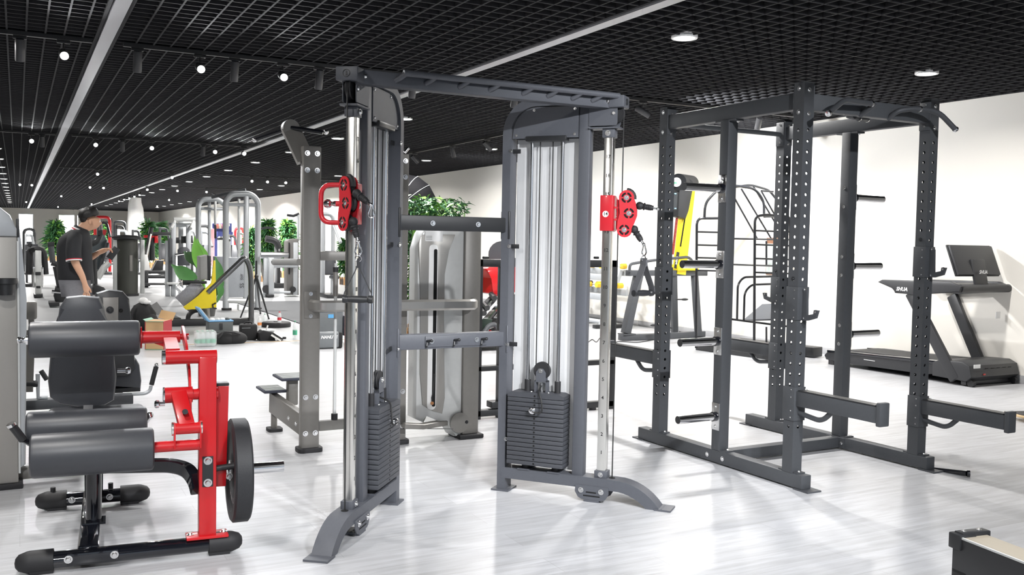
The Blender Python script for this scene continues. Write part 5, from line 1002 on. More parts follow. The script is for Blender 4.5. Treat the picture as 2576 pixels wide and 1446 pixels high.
# grey frame bench and dark tower to the right of the cable tower
g = BG('row_bench_frame', 'silver tube row machine frame beside the dark grey tower', 'row machine', 668, 747)
g.tube('top_tube', SILV, [(654, 644), (706, 644)], .055); g.leg('leg', SILV, 668, 648, .05); g.leg('leg', SILV, 682, 648, .06, -.1); g.blk('foot', RUBBER, 673, 741, 690, 747, -.25, .35); g.tube('lower_tube', SILV, [(685, 668), (748, 668)], .05); g.tube('brace', GREYM, [(655, 660), (672, 735)], .03); g.tube('floor_tube', SILV, [(688, 735), (730, 735)], .03); P('pulley', g.t, RUBBER, S().cyl(g.p(670, 727, -.1), g.p(670, 727, -.05), .09, n=20)); P('tube_cap', g.t, CHROME, S().ball(g.p(706, 643), .06))
g = BG('lat_machine_tower', 'dark grey rounded lat machine tower left of the grey post', 'weight tower', 737, 745)
g.poly('shroud', mat('taupe_dark', (.13, .125, .12), .45), [(722, 742), (722, 608), (727, 602), (752, 600), (752, 742)], 0, .3, .02); g.poly('slot', HOLE, [(726, 690), (726, 610), (729, 610), (729, 690)], -.012, .01, 0); g.blk('front_plate', SILV, 738, 610, 750, 742, -.04, .05); g.tube('top_handle', STEELD, [(722, 541, .1), (738, 543, .1), (752, 538, .1)], .03); g.tube('mast', SILV, [(750, 540, .1), (750, 605, .1)], .03); P('pivot', g.t, RUBBER, S().cyl(g.p(737, 728, -.06), g.p(737, 728, -.04), .07, n=18))
g = BG('black_multi_gym', 'black multi-gym frame among the bamboo behind the silver tower', 'multi gym', 696, 724)
g.tube('frame', STEELD, [(655, 575), (672, 572), (690, 575)], .03, .3); g.tube('frame', STEELD, [(668, 600), (694, 605), (702, 625)], .09, 0, .2); g.blk('mast', STEELD, 698, 604, 706, 716, 0, .12); g.blk('weight_strip', WHITE, 701, 606, 704, 632, -.02, .02); g.blk('column', SILV, 692, 608, 698, 716, .2, .1); g.blk('base', STEELD, 690, 712, 720, 726, -.1, .4)
# white bottle dispenser far behind in planter zone
# far equipment row (hall end), each a small but complete machine
random.seed(3)
def far_machine(px, gy, h, wpx, col, label, kind):
    g = BG('exercise_machine', label, 'exercise machine', px, gy, 'machines at the hall end'); w_ = wpx*g.d/FPX/2; top = h
    P('base', g.t, STEELD, S().b2((-w_, -.3, 0), (w_, .5, .08), bev=.01)); P('column', g.t, col, S().b2((-w_*.9, .2, .08), (-w_*.5, .4, top), bev=.02))
    P('seat', g.t, VINYL, S().b2((-w_*.1, -.2, .42), (w_*.6, .2, .5), bev=.03)); P('backrest', g.t, VINYL, S().bar((w_*.2, .25, .5), (w_*.2, .4, 1.05), .3, .08, up=(0, 1, 0), bev=.03))
    P('arm', g.t, col, S().tube(rnd([(-w_*.7, .3, top-.05), (w_*.5, .3, top-.05), (w_*.8, -.1, top-.5)], .2, 5), .04)); P('seat_post', g.t, col, S().b2((w_*.1, -.05, .08), (w_*.4, .05, .42)))
    if kind: P('frame', g.t, kind, S().tube(rnd([(-w_, .6, 0), (-w_, .6, top+.15), (w_, .6, top+.15), (w_, .6, 0)], .15, 5), .05))
for i, (px, gy, h, wp, c, k, lb) in enumerate(((262, 690, 1.75, 34, STEELD, RED, 'red-framed'), (305, 672, 1.7, 26, STEELD, STEELR, 'black-framed'), (312, 700, 1.5, 30, SILV, None, 'low silver'), (345, 690, 1.5, 22, STEELR, None, 'dark low'), (268, 665, 1.9, 30, STEELD, STEELD, 'tall black'), (75, 690, 1.3, 24, SILV, STEELD, 'console-topped'), (78, 720, .9, 26, STEELR, None, 'squat dark'), (415, 690, 1.6, 26, STEELR, None, 'dark slender'), (485, 690, 1.5, 24, SILV, None, 'silver slender'), (520, 700, 1.5, 30, STEELR, STEELD, 'black-hooped'), (588, 698, 1.4, 24, STEELD, None, 'black compact'), (610, 684, 1.5, 20, STEELR, RED, 'thin red-hooped'), (835, 748, 1.75, 44, SILV, SILV, 'silver-hooped'))):
    far_machine(px, gy, h, wp, c, '%s training machine in the far row, %s from the left cabinet' % (lb, ('fourth', 'fifth', 'sixth', 'seventh', 'third', 'first', 'second', 'eighth', 'ninth', 'tenth', 'eleventh', 'twelfth', 'last')[i]), k)

# ------------------------------------------------------------------ bay behind the black frame: red leg press, dumbbell rack, softbox, planters
g = BG('red_leg_press', 'red-seated leg press with slanted chrome rails seen between the tower posts', 'leg press', 1235, 880)
g.poly('red_hopper', RED, [(1218, 675), (1300, 670), (1300, 735), (1250, 742), (1237, 738), (1240, 700)], 0, .5, .02); g.tube('rail', CHROME, [(1205, 802), (1262, 738)], .04, -.05); g.tube('rail', STEELD, [(1204, 785), (1255, 735)], .05, .05); g.tube('rail', CHROME, [(1225, 812), (1275, 750)], .03, .4)
for a in ((1218, 765), (1236, 740), (1210, 778)): g.tube('peg', STEELD, [(a[0], a[1], 0), (a[0]+8, a[1]+10, -.15)], .035)
g.poly('dark_panel', mat('dark_green_panel', (.03, .05, .04), .3), [(1200, 850), (1200, 800), (1240, 803), (1225, 850)], .1, .2); g.tube('guard', STEELR, [(1205, 855), (1230, 818), (1246, 815), (1252, 830)], .03, -.1, .1); g.poly('carriage', PLAST, [(1210, 855), (1232, 826), (1247, 822), (1247, 835), (1225, 858)], -.05, .25, .02); g.tube('red_band', RED, [(1226, 845, -.07), (1236, 833, -.07)], .03); g.blk('base', STEELD, 1200, 862, 1300, 876, -.1, .8); g.tube('shelf_tube', GREYM, [(1205, 790, .6), (1260, 788, .6)], .05); g.poly('seat_back', PLAST, [(1290, 860), (1262, 815), (1275, 805), (1305, 850)], .1, .4, .03); P('head_roll', g.t, VINYL, S().cyl(g.p(1262, 640, .2), g.p(1262, 640, .5), .17, n=20))
g.leg('support', STEELD, 1290, 740, .04, .25)
# dumbbell rack along the wall
e0 = G(1512, 838); DRF = Frame(8.5, e0.y*(8.5/e0.x))
DRF = Frame(8.45, 12.3)
dr = thing('dumbbell_rack', 'silver two-tier dumbbell rack along the cream wall', 'dumbbell rack', DRF)
LEN = 4.2
def ddz(px, py): return DRF.x(px, py, 0).z
tiers = []
for nm, zc_ in (('upper', .83), ('lower', .52)):
    for xx in (-.14, .14): P('shelf_rail', dr, SILV, S().bar((xx-(.0 if nm == 'upper' else .06), -.1, zc_+(.05 if xx > 0 else -.03)), (xx-(.0 if nm == 'upper' else .06), LEN, zc_+(.05 if xx > 0 else -.03)), .05, .10, bev=.005))
for y in (.1, LEN/2, LEN-.15):
    P('leg', dr, SILV, S().bar((-.28, y, .03), (.08, y, .92), .07, .07, up=(0, 1, 0), bev=.005)); P('foot', dr, STEELD, S().b2((-.4, y-.05, 0), (.3, y+.05, .06), bev=.006))
P('floor_tube', dr, SILV, S().cyl((-.25, .1, .1), (-.25, LEN-.1, .1), .035, n=12))
HEXY = mat('yellow_rubber', (.85, .55, .04), .45)
def dumbbell(c, m, label, grp, r=.046):
    o = thing('dumbbell', label, 'dumbbell', Frame(c[0], c[1], 0, 0), grp)
    for sx in (-1, 1): P('head', o, m, S().cyl((sx*.055, 0, c[2]), (sx*.15, 0, c[2]+.0), r, n=6 if m is HEXY else 16))
    P('handle', o, CHROME, S().cyl((-.06, 0, c[2]), (.06, 0, c[2]), .015, n=10)); return o
O9 = ['first', 'second', 'third', 'fourth', 'fifth', 'sixth', 'seventh', 'eighth', 'ninth', 'tenth', 'eleventh', 'twelfth', 'thirteenth', 'fourteenth']
for ti, zc_ in (('upper', .985), ('lower', .675)):
    for i in range(13):
        yel = i < 3
        dumbbell((8.45-(.0 if ti == 'upper' else .06), 12.3+.06+i*.30, zc_), HEXY if yel else RUBBER, '%s dumbbell, %s on the %s tier from the chrome pole end' % ('yellow hex' if yel else 'black round-headed', O9[i], ti), 'dumbbells on the silver rack')
# photographic softbox on a stand
g = BG('softbox_light', 'black ribbed parabolic softbox on a light stand behind the bamboo', 'studio light', 1003, 838)
c = g.p(1030, 522, 0); R_ = (g.p(1082, 500).x-g.p(1002, 500).x)
BK = mat('black_softbox_fabric', (.004, .004, .005), .8, spec=.1); N_ = 14; ax = V((.72, .62, .1)).normalized(); xa = ax.orthogonal().normalized(); ya_ = ax.cross(xa)
prof = [(R_*math.sin(t), -R_*.75*math.cos(t)) for t in [math.radians(q_) for q_ in range(8, 91, 12)]]
P('dome', g.t, BK, S().lathe(prof, c, ax, N_)); P('diffuser', g.t, WHITE, S().lathe([(0, -.05), (R_*.9, -.05), (R_*.9, -.03), (0, -.03)], c, ax, N_))
for i in range(N_):
    a = 2*PI*i/N_; P('rib_piping', g.t, SILV, S().tube([c+ax*h+(xa*math.cos(a)+ya_*math.sin(a))*(r*1.006) for r, h in prof], .004, 5))
P('stand', g.t, STEELD, S().cyl((c.x-.05, -.25, .3), (c.x-.05, -.25, c.z-.2), .016, n=10)); P('lamp_head', g.t, STEELR, S().bar(c-ax*R_*.72, c-ax*(R_*.72+.3), .14, .14)); 
for k_ in range(3): a = 2*PI*k_/3+.4; P('stand_leg', g.t, STEELD, S().cyl((c.x-.05, -.25, .5), (c.x-.05+.45*math.cos(a), -.25+.45*math.sin(a), .01), .012, n=8))
# bamboo
STEM = mat('bamboo_stem', (.16, .30, .10), .5, 0, .15, 12); LEAFS = [mat('bamboo_leaf', (.032, .115, .04), .5, 0, .35, 6), mat('bamboo_leaf_light', (.10, .24, .035), .5, 0, .25, 6)]
WOOD = mat('planter_pine', (.55, .30, .13), .55, 0, .15, 8, stretch=(1, 1, .2))
def foliage(cx_, cy_, z0, z1, rx_, ry_, n, sz, seedv, dens=lambda t: 1):
    rg = random.Random(seedv); s1, s2 = S(), S()
    for i in range(n):
        t = rg.random()**.8; z = z0+(z1-z0)*t; k = dens(t)
        a = rg.uniform(0, 2*PI); q_ = math.sqrt(rg.random())*k; p = V((cx_+rx_*q_*math.cos(a), cy_+ry_*q_*math.sin(a), z))
        d = V((rg.uniform(-1, 1), rg.uniform(-1, 1), rg.uniform(-.5, .7))).normalized(); l = sz*rg.uniform(.6, 1.25); sd = d.cross(V((rg.uniform(-1, 1), rg.uniform(-1, 1), rg.uniform(-1, 1)))).normalized()*l*.11
        m_ = p+d*l*.45+V((0, 0, .0)); e_ = p+d*l+V((0, 0, -l*.25)); (s2 if rg.random() < .24 else s1)._add([p, m_+sd, e_, m_-sd], [(0, 1, 2, 3)])
    return s1, s2
def bamboo(name_label, x, y, wx, wy, h, n, seedv, stems=7, sz=.16, z0=.45, planter=True, dens=None):
    t = thing('potted_bamboo', name_label, 'plant', Frame(x, y), 'bamboo planters'); rg = random.Random(seedv+5)
    s1, s2 = foliage(0, 0, z0, h, wx/2, wy/2, n, sz, seedv, dens or (lambda q_: 1-.45*abs(q_-.35)))
    P('leaves', t, LEAFS[0], s1)['kind'] = 'stuff'; P('young_leaves', t, LEAFS[1], s2)['kind'] = 'stuff'
    for i in range(stems):
        a, b = rg.uniform(-.42, .42)*wx, rg.uniform(-.3, .3)*wy; P('stem', t, STEM, S().tube([(a, b, .15), (a+rg.uniform(-.03, .03), b, h*.45), (a+rg.uniform(-.1, .1), b, h*rg.uniform(.8, .97))], .009, 6))
    if planter:
        n_ = max(4, int(wx/.09)); bw = wx/n_
        for i in range(n_):
            for yy in (-wy*.5, wy*.5): P('picket', t, WOOD, S().prism([(-bw*.42, 0), (bw*.42, 0), (bw*.42, .2), (0, .235), (-bw*.42, .2)], (-wx/2+(i+.5)*bw, yy, 0), (1, 0, 0), (0, 0, 1), .018))
        P('soil', t, mat('potting_soil', (.05, .035, .025), .9, 0, .3, 40), S().b2((-wx/2+.02, -wy/2+.02, .0), (wx/2-.02, wy/2-.02, .15)))
    return t
gp = G(1035, 862)
bamboo('tall bamboo hedge in a low picket planter behind the silver weight tower', gp.x+.28, gp.y+.25, 1.25, .5, 1.9, 2800, 11, 12, .15, dens=lambda t: 1.0)
for px, gy, wpx, top, n, sd, lb, pl in ((140, 655, 60, 560, 900, 21, 'far bamboo clump left of the standing person', 0), (255, 650, 60, 565, 700, 22, 'far bamboo clump behind the elliptical trainer', 0), (372, 674, 36, 560, 900, 23, 'bamboo clump right of the white column', 0), (404, 664, 40, 562, 900, 24, 'bamboo clump behind the red crossbar', 0), (632, 700, 26, 575, 900, 25, 'slim bamboo seen through the silver cable tower', 0), (672, 708, 42, 556, 1600, 26, 'leafy bamboo right of the silver cable tower', 0), (724, 698, 44, 556, 1600, 27, 'leafy bamboo in a pine planter left of the grey post', 1), (868, 716, 22, 600, 700, 28, 'bamboo glimpsed behind the left chrome pole', 0)):
    q_ = G(px, gy); d = (q_-EYE).dot(FW); w_ = wpx*d/FPX; h = CH+(d/FPX)*((589+(px-200)*.0185)-top)
    bamboo(lb, q_.x, q_.y, w_*.9, .4, h-.1, n, sd, 6, .0085*d+.05, .35, True, lambda t: (1-.75*t) if t > .5 else .62)
# banana plant
g = BG('banana_plant', 'potted plant with broad green banana leaves behind the yellow machine', 'plant', 520, 795)
P('pot', g.t, mat('dark_pot', (.06, .06, .06), .5), S().lathe([(0, 0), (.13, 0), (.17, .3), (.15, .3), (.13, .26), (0, .26)], (0, 0, 0), (0, 0, 1), 24))
BL = [mat('banana_leaf', (.16, .42, .06), .4, 0, .15, 8), mat('banana_leaf_dark', (.06, .2, .05), .4, 0, .2, 8)]
def bleaf(pts, w_, m, fold=.25):
    ps = rnd([g.p(*a) for a in pts], .3, 6); n = len(ps); vs, fs = [], []
    for i, p in enumerate(ps):
        t = i/(n-1); ww = w_*math.sin(PI*min(1, t**.8*.94+.05))**.7; tg = (ps[min(i+1, n-1)]-ps[max(i-1, 0)]).normalized(); sd = tg.cross(V((.15, -1, .1))).normalized()
        vs += [p-sd*ww+V((0, -ww*fold, 0)), p, p+sd*ww+V((0, -ww*fold, 0))]
    for i in range(n-1): fs += [(i*3, i*3+1, i*3+4, i*3+3), (i*3+1, i*3+2, i*3+5, i*3+4)]
    s_ = S(); s_._add(vs, fs); P('leaf', g.t, m, s_); P('leaf_stalk', g.t, BL[0], S().tube([(0, 0, .25), ps[0]], .014, 6))
bleaf([(508, 690, 0), (500, 655, 0), (492, 625, -.1), (489, 594, -.1)], .10, BL[0]); bleaf([(512, 700, .1), (512, 650, .1), (500, 625, .1), (496, 600, .1)], .10, BL[0]); bleaf([(505, 720, 0), (480, 700, -.1), (450, 680, -.2), (431, 665, -.2)], .12, BL[1]); bleaf([(502, 680, .1), (490, 655, .2), (470, 640, .2), (462, 632, .2)], .09, mat('banana_leaf_grey', (.13, .22, .13), .5)); bleaf([(540, 745, .1), (552, 720, .1), (550, 670, .1), (541, 645, .1)], .08, BL[1]); bleaf([(545, 760, .1), (556, 735, .1), (552, 715, .1), (545, 700, .1)], .06, BL[1])
# ------------------------------------------------------------------ photographers' clutter on the floor
def gth(name, label, cat, px, py, rz=0, group=None): p = G(px, py); f = Frame(p.x, p.y, rz); return thing(name, label, cat, f, group), f
CARD = mat('kraft_cardboard', (.62, .40, .20), .7, 0, .08, 8); REDC = mat('red_carton', (.42, .03, .04), .5); GRNC = mat('green_carton_edge', (.15, .38, .25), .5)
t, f = gth('cardboard_box', 'open cardboard carton with red side standing behind the red roller arm', 'box', 388, 880, -.45)
bw = .21; bh = f.y(386, 808, 0).z
P('carton', t, CARD, S().b2((-bw/2, 0, .001), (bw/2, .3, bh))); P('red_side', t, REDC, S().b2((bw/2, 0, .001), (bw/2+.004, .3, bh))); P('red_edge', t, REDC, S().b2((-bw/2-.003, -.003, .001), (-bw/2+.004, .0, bh))); P('green_edge', t, GRNC, S().b2((-bw/2-.002, -.004, bh-.006), (bw/2+.004, -.001, bh))); P('green_edge', t, GRNC, S().b2((-bw/2-.002, -.004, .001), (bw/2+.004, -.001, .008))); P('flap', t, CARD, S().bar((0.03, .3, bh), (.05, .36, bh+.09), .18, .006, up=(0, -1, .5))); P('flap', t, GRNC, S().bar((-bw/2, .15, bh), (-bw/2-.03, .15, bh+.02), .28, .005, up=(1, 0, 1)))
text(t, '1125', (bw/2+.006, .2, bh*.55), (1, 0, 0), .035, GOLD)
t, f = gth('backpack', 'black backpack with a white cloth on top beside the cardboard box', 'backpack', 362, 832)
P('body', t, mat('black_nylon', (.012, .012, .013), .75, 0, .2, 60, .3), S().ball((0, .1, .2), .2, (.9, .7, 1.0), 18).ball((.05, .02, .13), .14, (1.1, .6, .9), 14)); P('cloth', t, WHITE, S().ball((.0, .06, .42), .06, (1.1, .9, .8), 12).ball((.04, .03, .40), .05, (1.2, .8, .6), 12)); P('strap', t, RUBBER, S().tube([(-.13, -.02, .05), (-.17, -.05, .22), (-.12, -.02, .36)], .015, 6)); P('flap', t, mat('grey_nylon', (.2, .2, .2), .7), S().bar((.13, .0, .38), (.22, -.05, .25), .1, .01, up=(0, -1, .3)))
t, f = gth('bottle_pack', 'shrink-wrapped pack of clear water bottles beside the black bag', 'bottle pack', 518, 872)
PET = mat('clear_plastic', (.9, .95, .95), .12, 0, 0, alpha=.35); FILM = mat('shrink_film', (.92, .94, .95), .2, 0, .05, 14, .5, alpha=.3); GLB = mat('green_bottle_label', (.1, .5, .3), .5)
def bottle_parts(par, x, y, z, h, lm, capm, r=.03):
    b = P('bottle', par, PET, S().lathe([(0, 0), (r*.9, 0), (r, .01), (r, h*.55), (r*.95, h*.62), (r, h*.68), (r*.75, h*.82), (r*.38, h*.9), (r*.36, h*.95), (0, h*.95)], (x, y, z), (0, 0, 1), 14)); P('label', b, lm, S().lathe([(r*1.02, h*.22), (r*1.02, h*.48)], (x, y, z), (0, 0, 1), 14)); P('cap', b, capm, S().lathe([(0, 0), (r*.45, 0), (r*.45, h*.07), (0, h*.07)], (x, y, z+h*.94), (0, 0, 1), 12)); return b
for i in range(8): bottle_parts(t, -.09+(i % 4)*.06, .02+(i//4)*.065, .002, .19, GLB, GRNC, .029)
P('film', t, FILM, S().box((0, .05, .1), (.26, .16, .2), bev=.04, seg=3))
t, f = gth('cooler_case', 'open grey case with blue rim and propped lid full of white items', 'case', 556, 838)
cw = .33; P('tub', t, mat('case_grey', (.11, .12, .12), .5), S().b2((-cw/2, 0, .002), (cw/2, .24, .16), bev=.01)); BLU = mat('pale_blue_rim', (.2, .42, .68), .5); P('rim', t, BLU, S().b2((-cw/2-.005, -.005, .16), (cw/2+.005, .245, .178), bev=.006)); P('lid', t, BLU, S().bar((-cw/2, .12, .17), (-cw/2-.14, .12, .36), .24, .03, up=(1, 0, .7), bev=.008)); P('lid_lining', t, SILVL, S().bar((-cw/2+.022, .12, .18), (-cw/2-.115, .12, .355), .21, .012, up=(1, 0, .7))); P('latch', t, PLAST, S().b2((-.02, -.012, .05), (.02, 0, .14), bev=.004))
for i, (x, m_) in enumerate(((-.1, WHITE), (-.03, SILVL), (.04, WHITE), (.1, mat('dark_mesh', (.06, .07, .07), .7)))): P('packed_item', t, m_, S().ball((x, .1, .185), .04, (1, 1.2, .6), 12))
t, f = gth('duffel_bag', 'flat black duffel bag lying on the floor below the grey case', 'bag', 585, 866)
NY = MATS['black_nylon']; P('body', t, NY, S().ball((0, .12, .06), .2, (1.05, .55, .5), 18).ball((-.07, .08, .06), .12, (1.0, .7, .85), 14)); P('strap', t, RUBBER, S().tube([(-.16, .02, .08), (-.1, .0, .16), (.02, .02, .15), (.1, .02, .12)], .012, 6))
t, f = gth('equipment_case', 'upright black cube case with carrying handle', 'case', 626, 856, -.1)
P('body', t, NY, S().box((0, .09, .105), (.22, .18, .205), bev=.025, seg=3)); P('handle', t, RUBBER, S().tube(rnd([(-.05, .09, .2), (-.04, .09, .235), (.04, .09, .235), (.05, .09, .2)], .03, 4), .010, 8)); P('zip', t, SILV, S().b2((-.09, -.002, .16), (.02, .001, .164)))
t, f = gth('lunch_bag', 'open black lunch bag with pale lining beside the cube case', 'bag', 684, 857)
P('body', t, NY, S().prism([(-.15, 0), (.05, 0), (.03, .1), (-.11, .14), (-.16, .1)], (0, .2, 0), (1, 0, 0), (0, 0, 1), .2, bev=.015)); P('lining', t, SILVL, S().box((-.04, .1, .128), (.16, .16, .03), bev=.01)); P('flap', t, NY, S().bar((.02, .06, .10), (.15, .02, .012), .18, .014, up=(.4, 0, 1))); P('flap_lining', t, mat('pale_lining', (.55, .55, .53), .7, 0, .15, 40), S().bar((.0, .0, .095), (.12, -.03, .02), .13, .006, up=(.4, -.6, 1))); P('strap', t, RUBBER, S().box((.165, .02, .03), (.05, .03, .03), bev=.006)); P('zip_pull', t, WHITE, S().cyl((-.07, .03, .13), (-.05, .02, .2), .01, n=8))
t, f = gth('round_base', 'low black round weight disc on the floor holding the red-capped bottle', 'weight disc', 699, 823)
P('disc', t, RUBBER, S().lathe([(0, 0), (.21, 0), (.215, .01), (.215, .06), (.2, .075), (0, .075)], (0, .1, 0), (0, 0, 1), 36)); P('hub', t, STEELD, S().cyl((0, .1, .075), (0, .1, .082), .04, n=16))
def one_bottle(px, py, label, lm, cm, h=.21, z=0):
    p = G(px, py, z); t = thing('water_bottle', label, 'bottle', Frame(p.x, p.y, 0, z), 'water bottles on the floor'); bottle_parts(t, 0, 0, .001, h, lm, cm)
one_bottle(703, 811, 'clear bottle with red cap and label standing on the black disc', mat('red_label', (.6, .05, .06), .5), mat('red_cap', (.65, .03, .05), .5), .16, .082); one_bottle(742, 852, 'clear bottle with green cap and green label beside the grey post', GLB, GRNC, .24); one_bottle(653, 824, 'bottle with orange label behind the lunch bag', mat('orange_label', (.8, .3, .1), .5), WHITE, .16); one_bottle(666, 815, 'plain clear bottle with green cap behind the lunch bag', PET, GRNC, .16)
t, f = gth('lighting_trunk', 'large grey lighting trunk with pale blue edge behind the thin silver rod', 'case', 832, 866)
tw = .36; TR = mat('trunk_grey', (.17, .185, .195), .5); h_ = f.y(832, 781, 0).z
P('body', t, TR, S().b2((-tw/2-.03, .06, .001), (tw/2, .4, h_-.02), bev=.012)); P('blue_edge', t, mat('sky_blue_edge', (.3, .6, .9), .4), S().b2((-tw/2-.03, .05, h_-.02), (tw/2, .4, h_))); P('lid_top', t, SILVL, S().b2((-tw/2-.03, .06, h_), (tw/2, .4, h_+.03), bev=.006)); P('badge', t, mat('blue_screen', (.15, .5, .9), .3), S().b2((f.y(826, 797, .05).x, .052, f.y(826, 800, .05).z), (f.y(843, 797, .05).x, .06, f.y(826, 791, .05).z))); P('side_panel', t, mat('plum_grey', (.08, .075, .09), .6), S().b2((tw/2, .02, .1), (tw/2+.07, .3, .36), bev=.01))
t, f = gth('soft_light_bag', 'grey soft bag printed NANLITE leaning on the lighting trunk', 'bag', 826, 877)
P('body', t, TR, S().box((-.0, .03, f.y(826, 856, 0).z), (.28, .08, .21), bev=.03, seg=3)); P('side_gusset', t, NY, S().box((.155, .03, .1), (.05, .07, .2), bev=.02)); P('base_welt', t, NY, S().box((.0, .03, .012), (.27, .07, .022), bev=.008)); text(t, 'NANLITE', (f.y(826, 848, -.012).x+.01, -.0115, f.y(826, 848, -.012).z), (0, -1, 0), .05, WINK, shear=.25, bold=.04)
# camera tripod behind the bent rail
g = BG('tripod', 'black photo tripod behind the bent chrome rail', 'tripod', 640, 812)
top = g.p(645, 695, .3)
for e_ in ((676, 803), (604, 803), (655, 790)): q_ = G(*e_)-g.f.o; P('leg', g.t, STEELD, S().cyl(top, (q_.x, q_.y, .012), .019, .012, n=8)); P('leg_foot', g.t, RUBBER, S().ball((q_.x, q_.y, .014), .016))
P('column', g.t, STEELD, S().cyl(top, top+V((0, 0, .25)), .015, n=8)); P('head', g.t, STEELD, S().ball(top, .035))
# tangled cables and power strip on the floor by the rope trainer
pts = [G(a, b, .006) for a, b in ((1478, 862), (1490, 852), (1500, 862), (1510, 848), (1522, 858), (1535, 862), (1560, 858), (1600, 862), (1660, 852), (1700, 845))]
f = Frame(pts[0].x, pts[0].y); solo('power_cable', CABLE, S().tube(rnd([p-V((f.o.x, f.o.y, 0)) for p in pts], .2, 5), .006, 6), 'thin black cable trailing over the floor behind the chrome pole', 'cable', fr=f)
pts = [G(a, b, .006) for a, b in ((1690, 818), (1705, 832), (1735, 845), (1750, 848))]; f = Frame(pts[0].x, pts[0].y); solo('power_cable', CABLE, S().tube(rnd([p-V((f.o.x, f.o.y, 0)) for p in pts], .2, 5), .008, 6), 'thin dark cable running from the wall to the rope trainer', 'cable', fr=f)
pp = G(1525, 864); solo('power_strip', WHITE, S().box((0, 0, .02), (.22, .06, .04), bev=.008).box((.06, 0, .05), (.04, .04, .03), bev=.004), 'white power strip on the floor behind the chrome pole', 'power strip', fr=Frame(pp.x, pp.y, .3))

# ------------------------------------------------------------------ standing person, seen from the side, looking down
def skin(name, parent, m, verts, edges, rad, root, sub=2):
    me = bpy.data.meshes.new(name); me.from_pydata([V(v) for v in verts], edges, []); o = bpy.data.objects.new(name, me); COL.objects.link(o)
    md = o.modifiers.new('skin', 'SKIN'); md.use_smooth_shade = True
    for i, v in enumerate(me.skin_vertices[0].data):
        r = rad[i]; v.radius = r if isinstance(r, tuple) else (r, r); v.use_root = (i == root)
    s_ = o.modifiers.new('sub', 'SUBSURF'); s_.levels = sub; s_.render_levels = sub
    dg = bpy.context.evaluated_depsgraph_get(); dg.update(); nm = bpy.data.meshes.new_from_object(o.evaluated_get(dg)); nm.name = name; bpy.data.objects.remove(o)
    nm.materials.clear(); nm.materials.append(m); nm.shade_smooth(); return ob(name, nm, parent)
pg = G(194, 912); fd = (RT*.93+V((FW.x, FW.y, 0))*.32).normalized(); PF = Frame(pg.x, pg.y, math.atan2(fd.y, fd.x))
pe = thing('person', 'person in a black polo with red and white trim and grey trousers, head bowed', 'person', PF)
SKIN = mat('skin_tone', (.60, .34, .22), .5, 0, .05, 20); SHIRT = mat('black_polo_cotton', (.018, .019, .022), .8, 0, .15, 80, .2); TROUS = mat('grey_trouser_cloth', (.20, .20, .215), .85, 0, .12, 60, .2); HAIR = mat('black_hair', (.012, .011, .011), .55, 0, .3, 120, .4); TRIMW = mat('white_rib', (.8, .8, .8), .7, 0, 0); TRIMR = mat('red_rib', (.55, .03, .05), .7, 0, 0)
# x forward, y left, z up
Vt, Ed, Ra = [], [], []
def node(p, r, to=None):
    Vt.append(p); Ra.append(r); i = len(Vt)-1
    if to is not None: Ed.append((to, i))
    return i
pel = node((0, 0, .90), (.11, .10)); sp = node((-.01, 0, 1.06), (.11, .10), pel); ch = node((-.01, 0, 1.22), (.12, .11), sp); nk = node((.03, 0, 1.37), (.062, .062), ch); nk2 = node((.09, 0, 1.43), (.058, .058), nk); hm = node((.145, 0, 1.475), (.078, .085), nk2); ht = node((.165, 0, 1.545), (.072, .082), hm); node((.215, 0, 1.425), .036, hm); nz = node((.245, 0, 1.462), .012, hm)
for sd, ps in ((-1, [((.0, -.18, 1.30), .058), ((-.01, -.225, 1.16), .047), ((.01, -.235, 1.06), .043), ((.075, -.235, .92), .034), ((.10, -.23, .84), .027)]), (1, [((.02, .18, 1.30), .058), ((.04, .22, 1.14), .046), ((.06, .225, 1.06), .041), ((.15, .19, 1.12), .034), ((.21, .14, 1.16), .027)])):
    pr = ch
    for p, r in ps: pr = node(p, r, pr)
    if sd < 0:
        pm = node((.112, -.225, .78), (.036, .022), pr)
        for k, (dx, dz, l) in enumerate(((-.028, -.01, .055), (-.010, -.012, .07), (.008, -.012, .075), (.024, -.008, .065))):
            a = node((.115+dx, -.225, .745+dz), .0095, pm); b = node((.120+dx, -.217, .745+dz-l*.55), .0085, a); node((.129+dx, -.207, .745+dz-l), .0075, b)
        a = node((.147, -.217, .78), .0105, pm); node((.157, -.207, .745), .0085, a)
    else:
        pm = node((.265, .11, 1.18), (.034, .022), pr)
        for k, (dy, dz) in enumerate(((-.03, .012), (-.012, .02), (.006, .02), (.022, .012))):
            a = node((.30, .11+dy, 1.18+dz), .0095, pm); b = node((.33, .105+dy, 1.17+dz), .0085, a); node((.34, .10+dy, 1.14+dz), .0075, b)
        a = node((.27, .06, 1.195), .0105, pm); node((.305, .05, 1.20), .0085, a)
for sd in (-1, 1):
    a = node((.0, sd*.10, .80), .08, pel); b = node((.02, sd*.105, .46), .06, a); c_ = node((.0, sd*.11, .12), .042, b); d_ = node((.0, sd*.11, .05), .042, c_); node((.14, sd*.12, .035), .033, d_)
body = skin('body', pe, SKIN, Vt, Ed, Ra, pel)
P('ear', pe, SKIN, S().ball((.135, -.085, 1.475), .028, (.6, .35, 1.0), 12)); P('ear', pe, SKIN, S().ball((.135, .085, 1.475), .028, (.6, .35, 1.0), 12))
P('eye', pe, WHITE, S().ball((.222, -.034, 1.482), .011)); P('eye', pe, WHITE, S().ball((.222, .034, 1.482), .011)); P('mouth', pe, mat('lip_tone', (.42, .16, .13), .5), S().ball((.24, 0, 1.425), .015, (.5, 1.4, .4)))
hs = S().ball((.115, 0, 1.55), .098, (.98, .95, .9), 26); rg = random.Random(4)
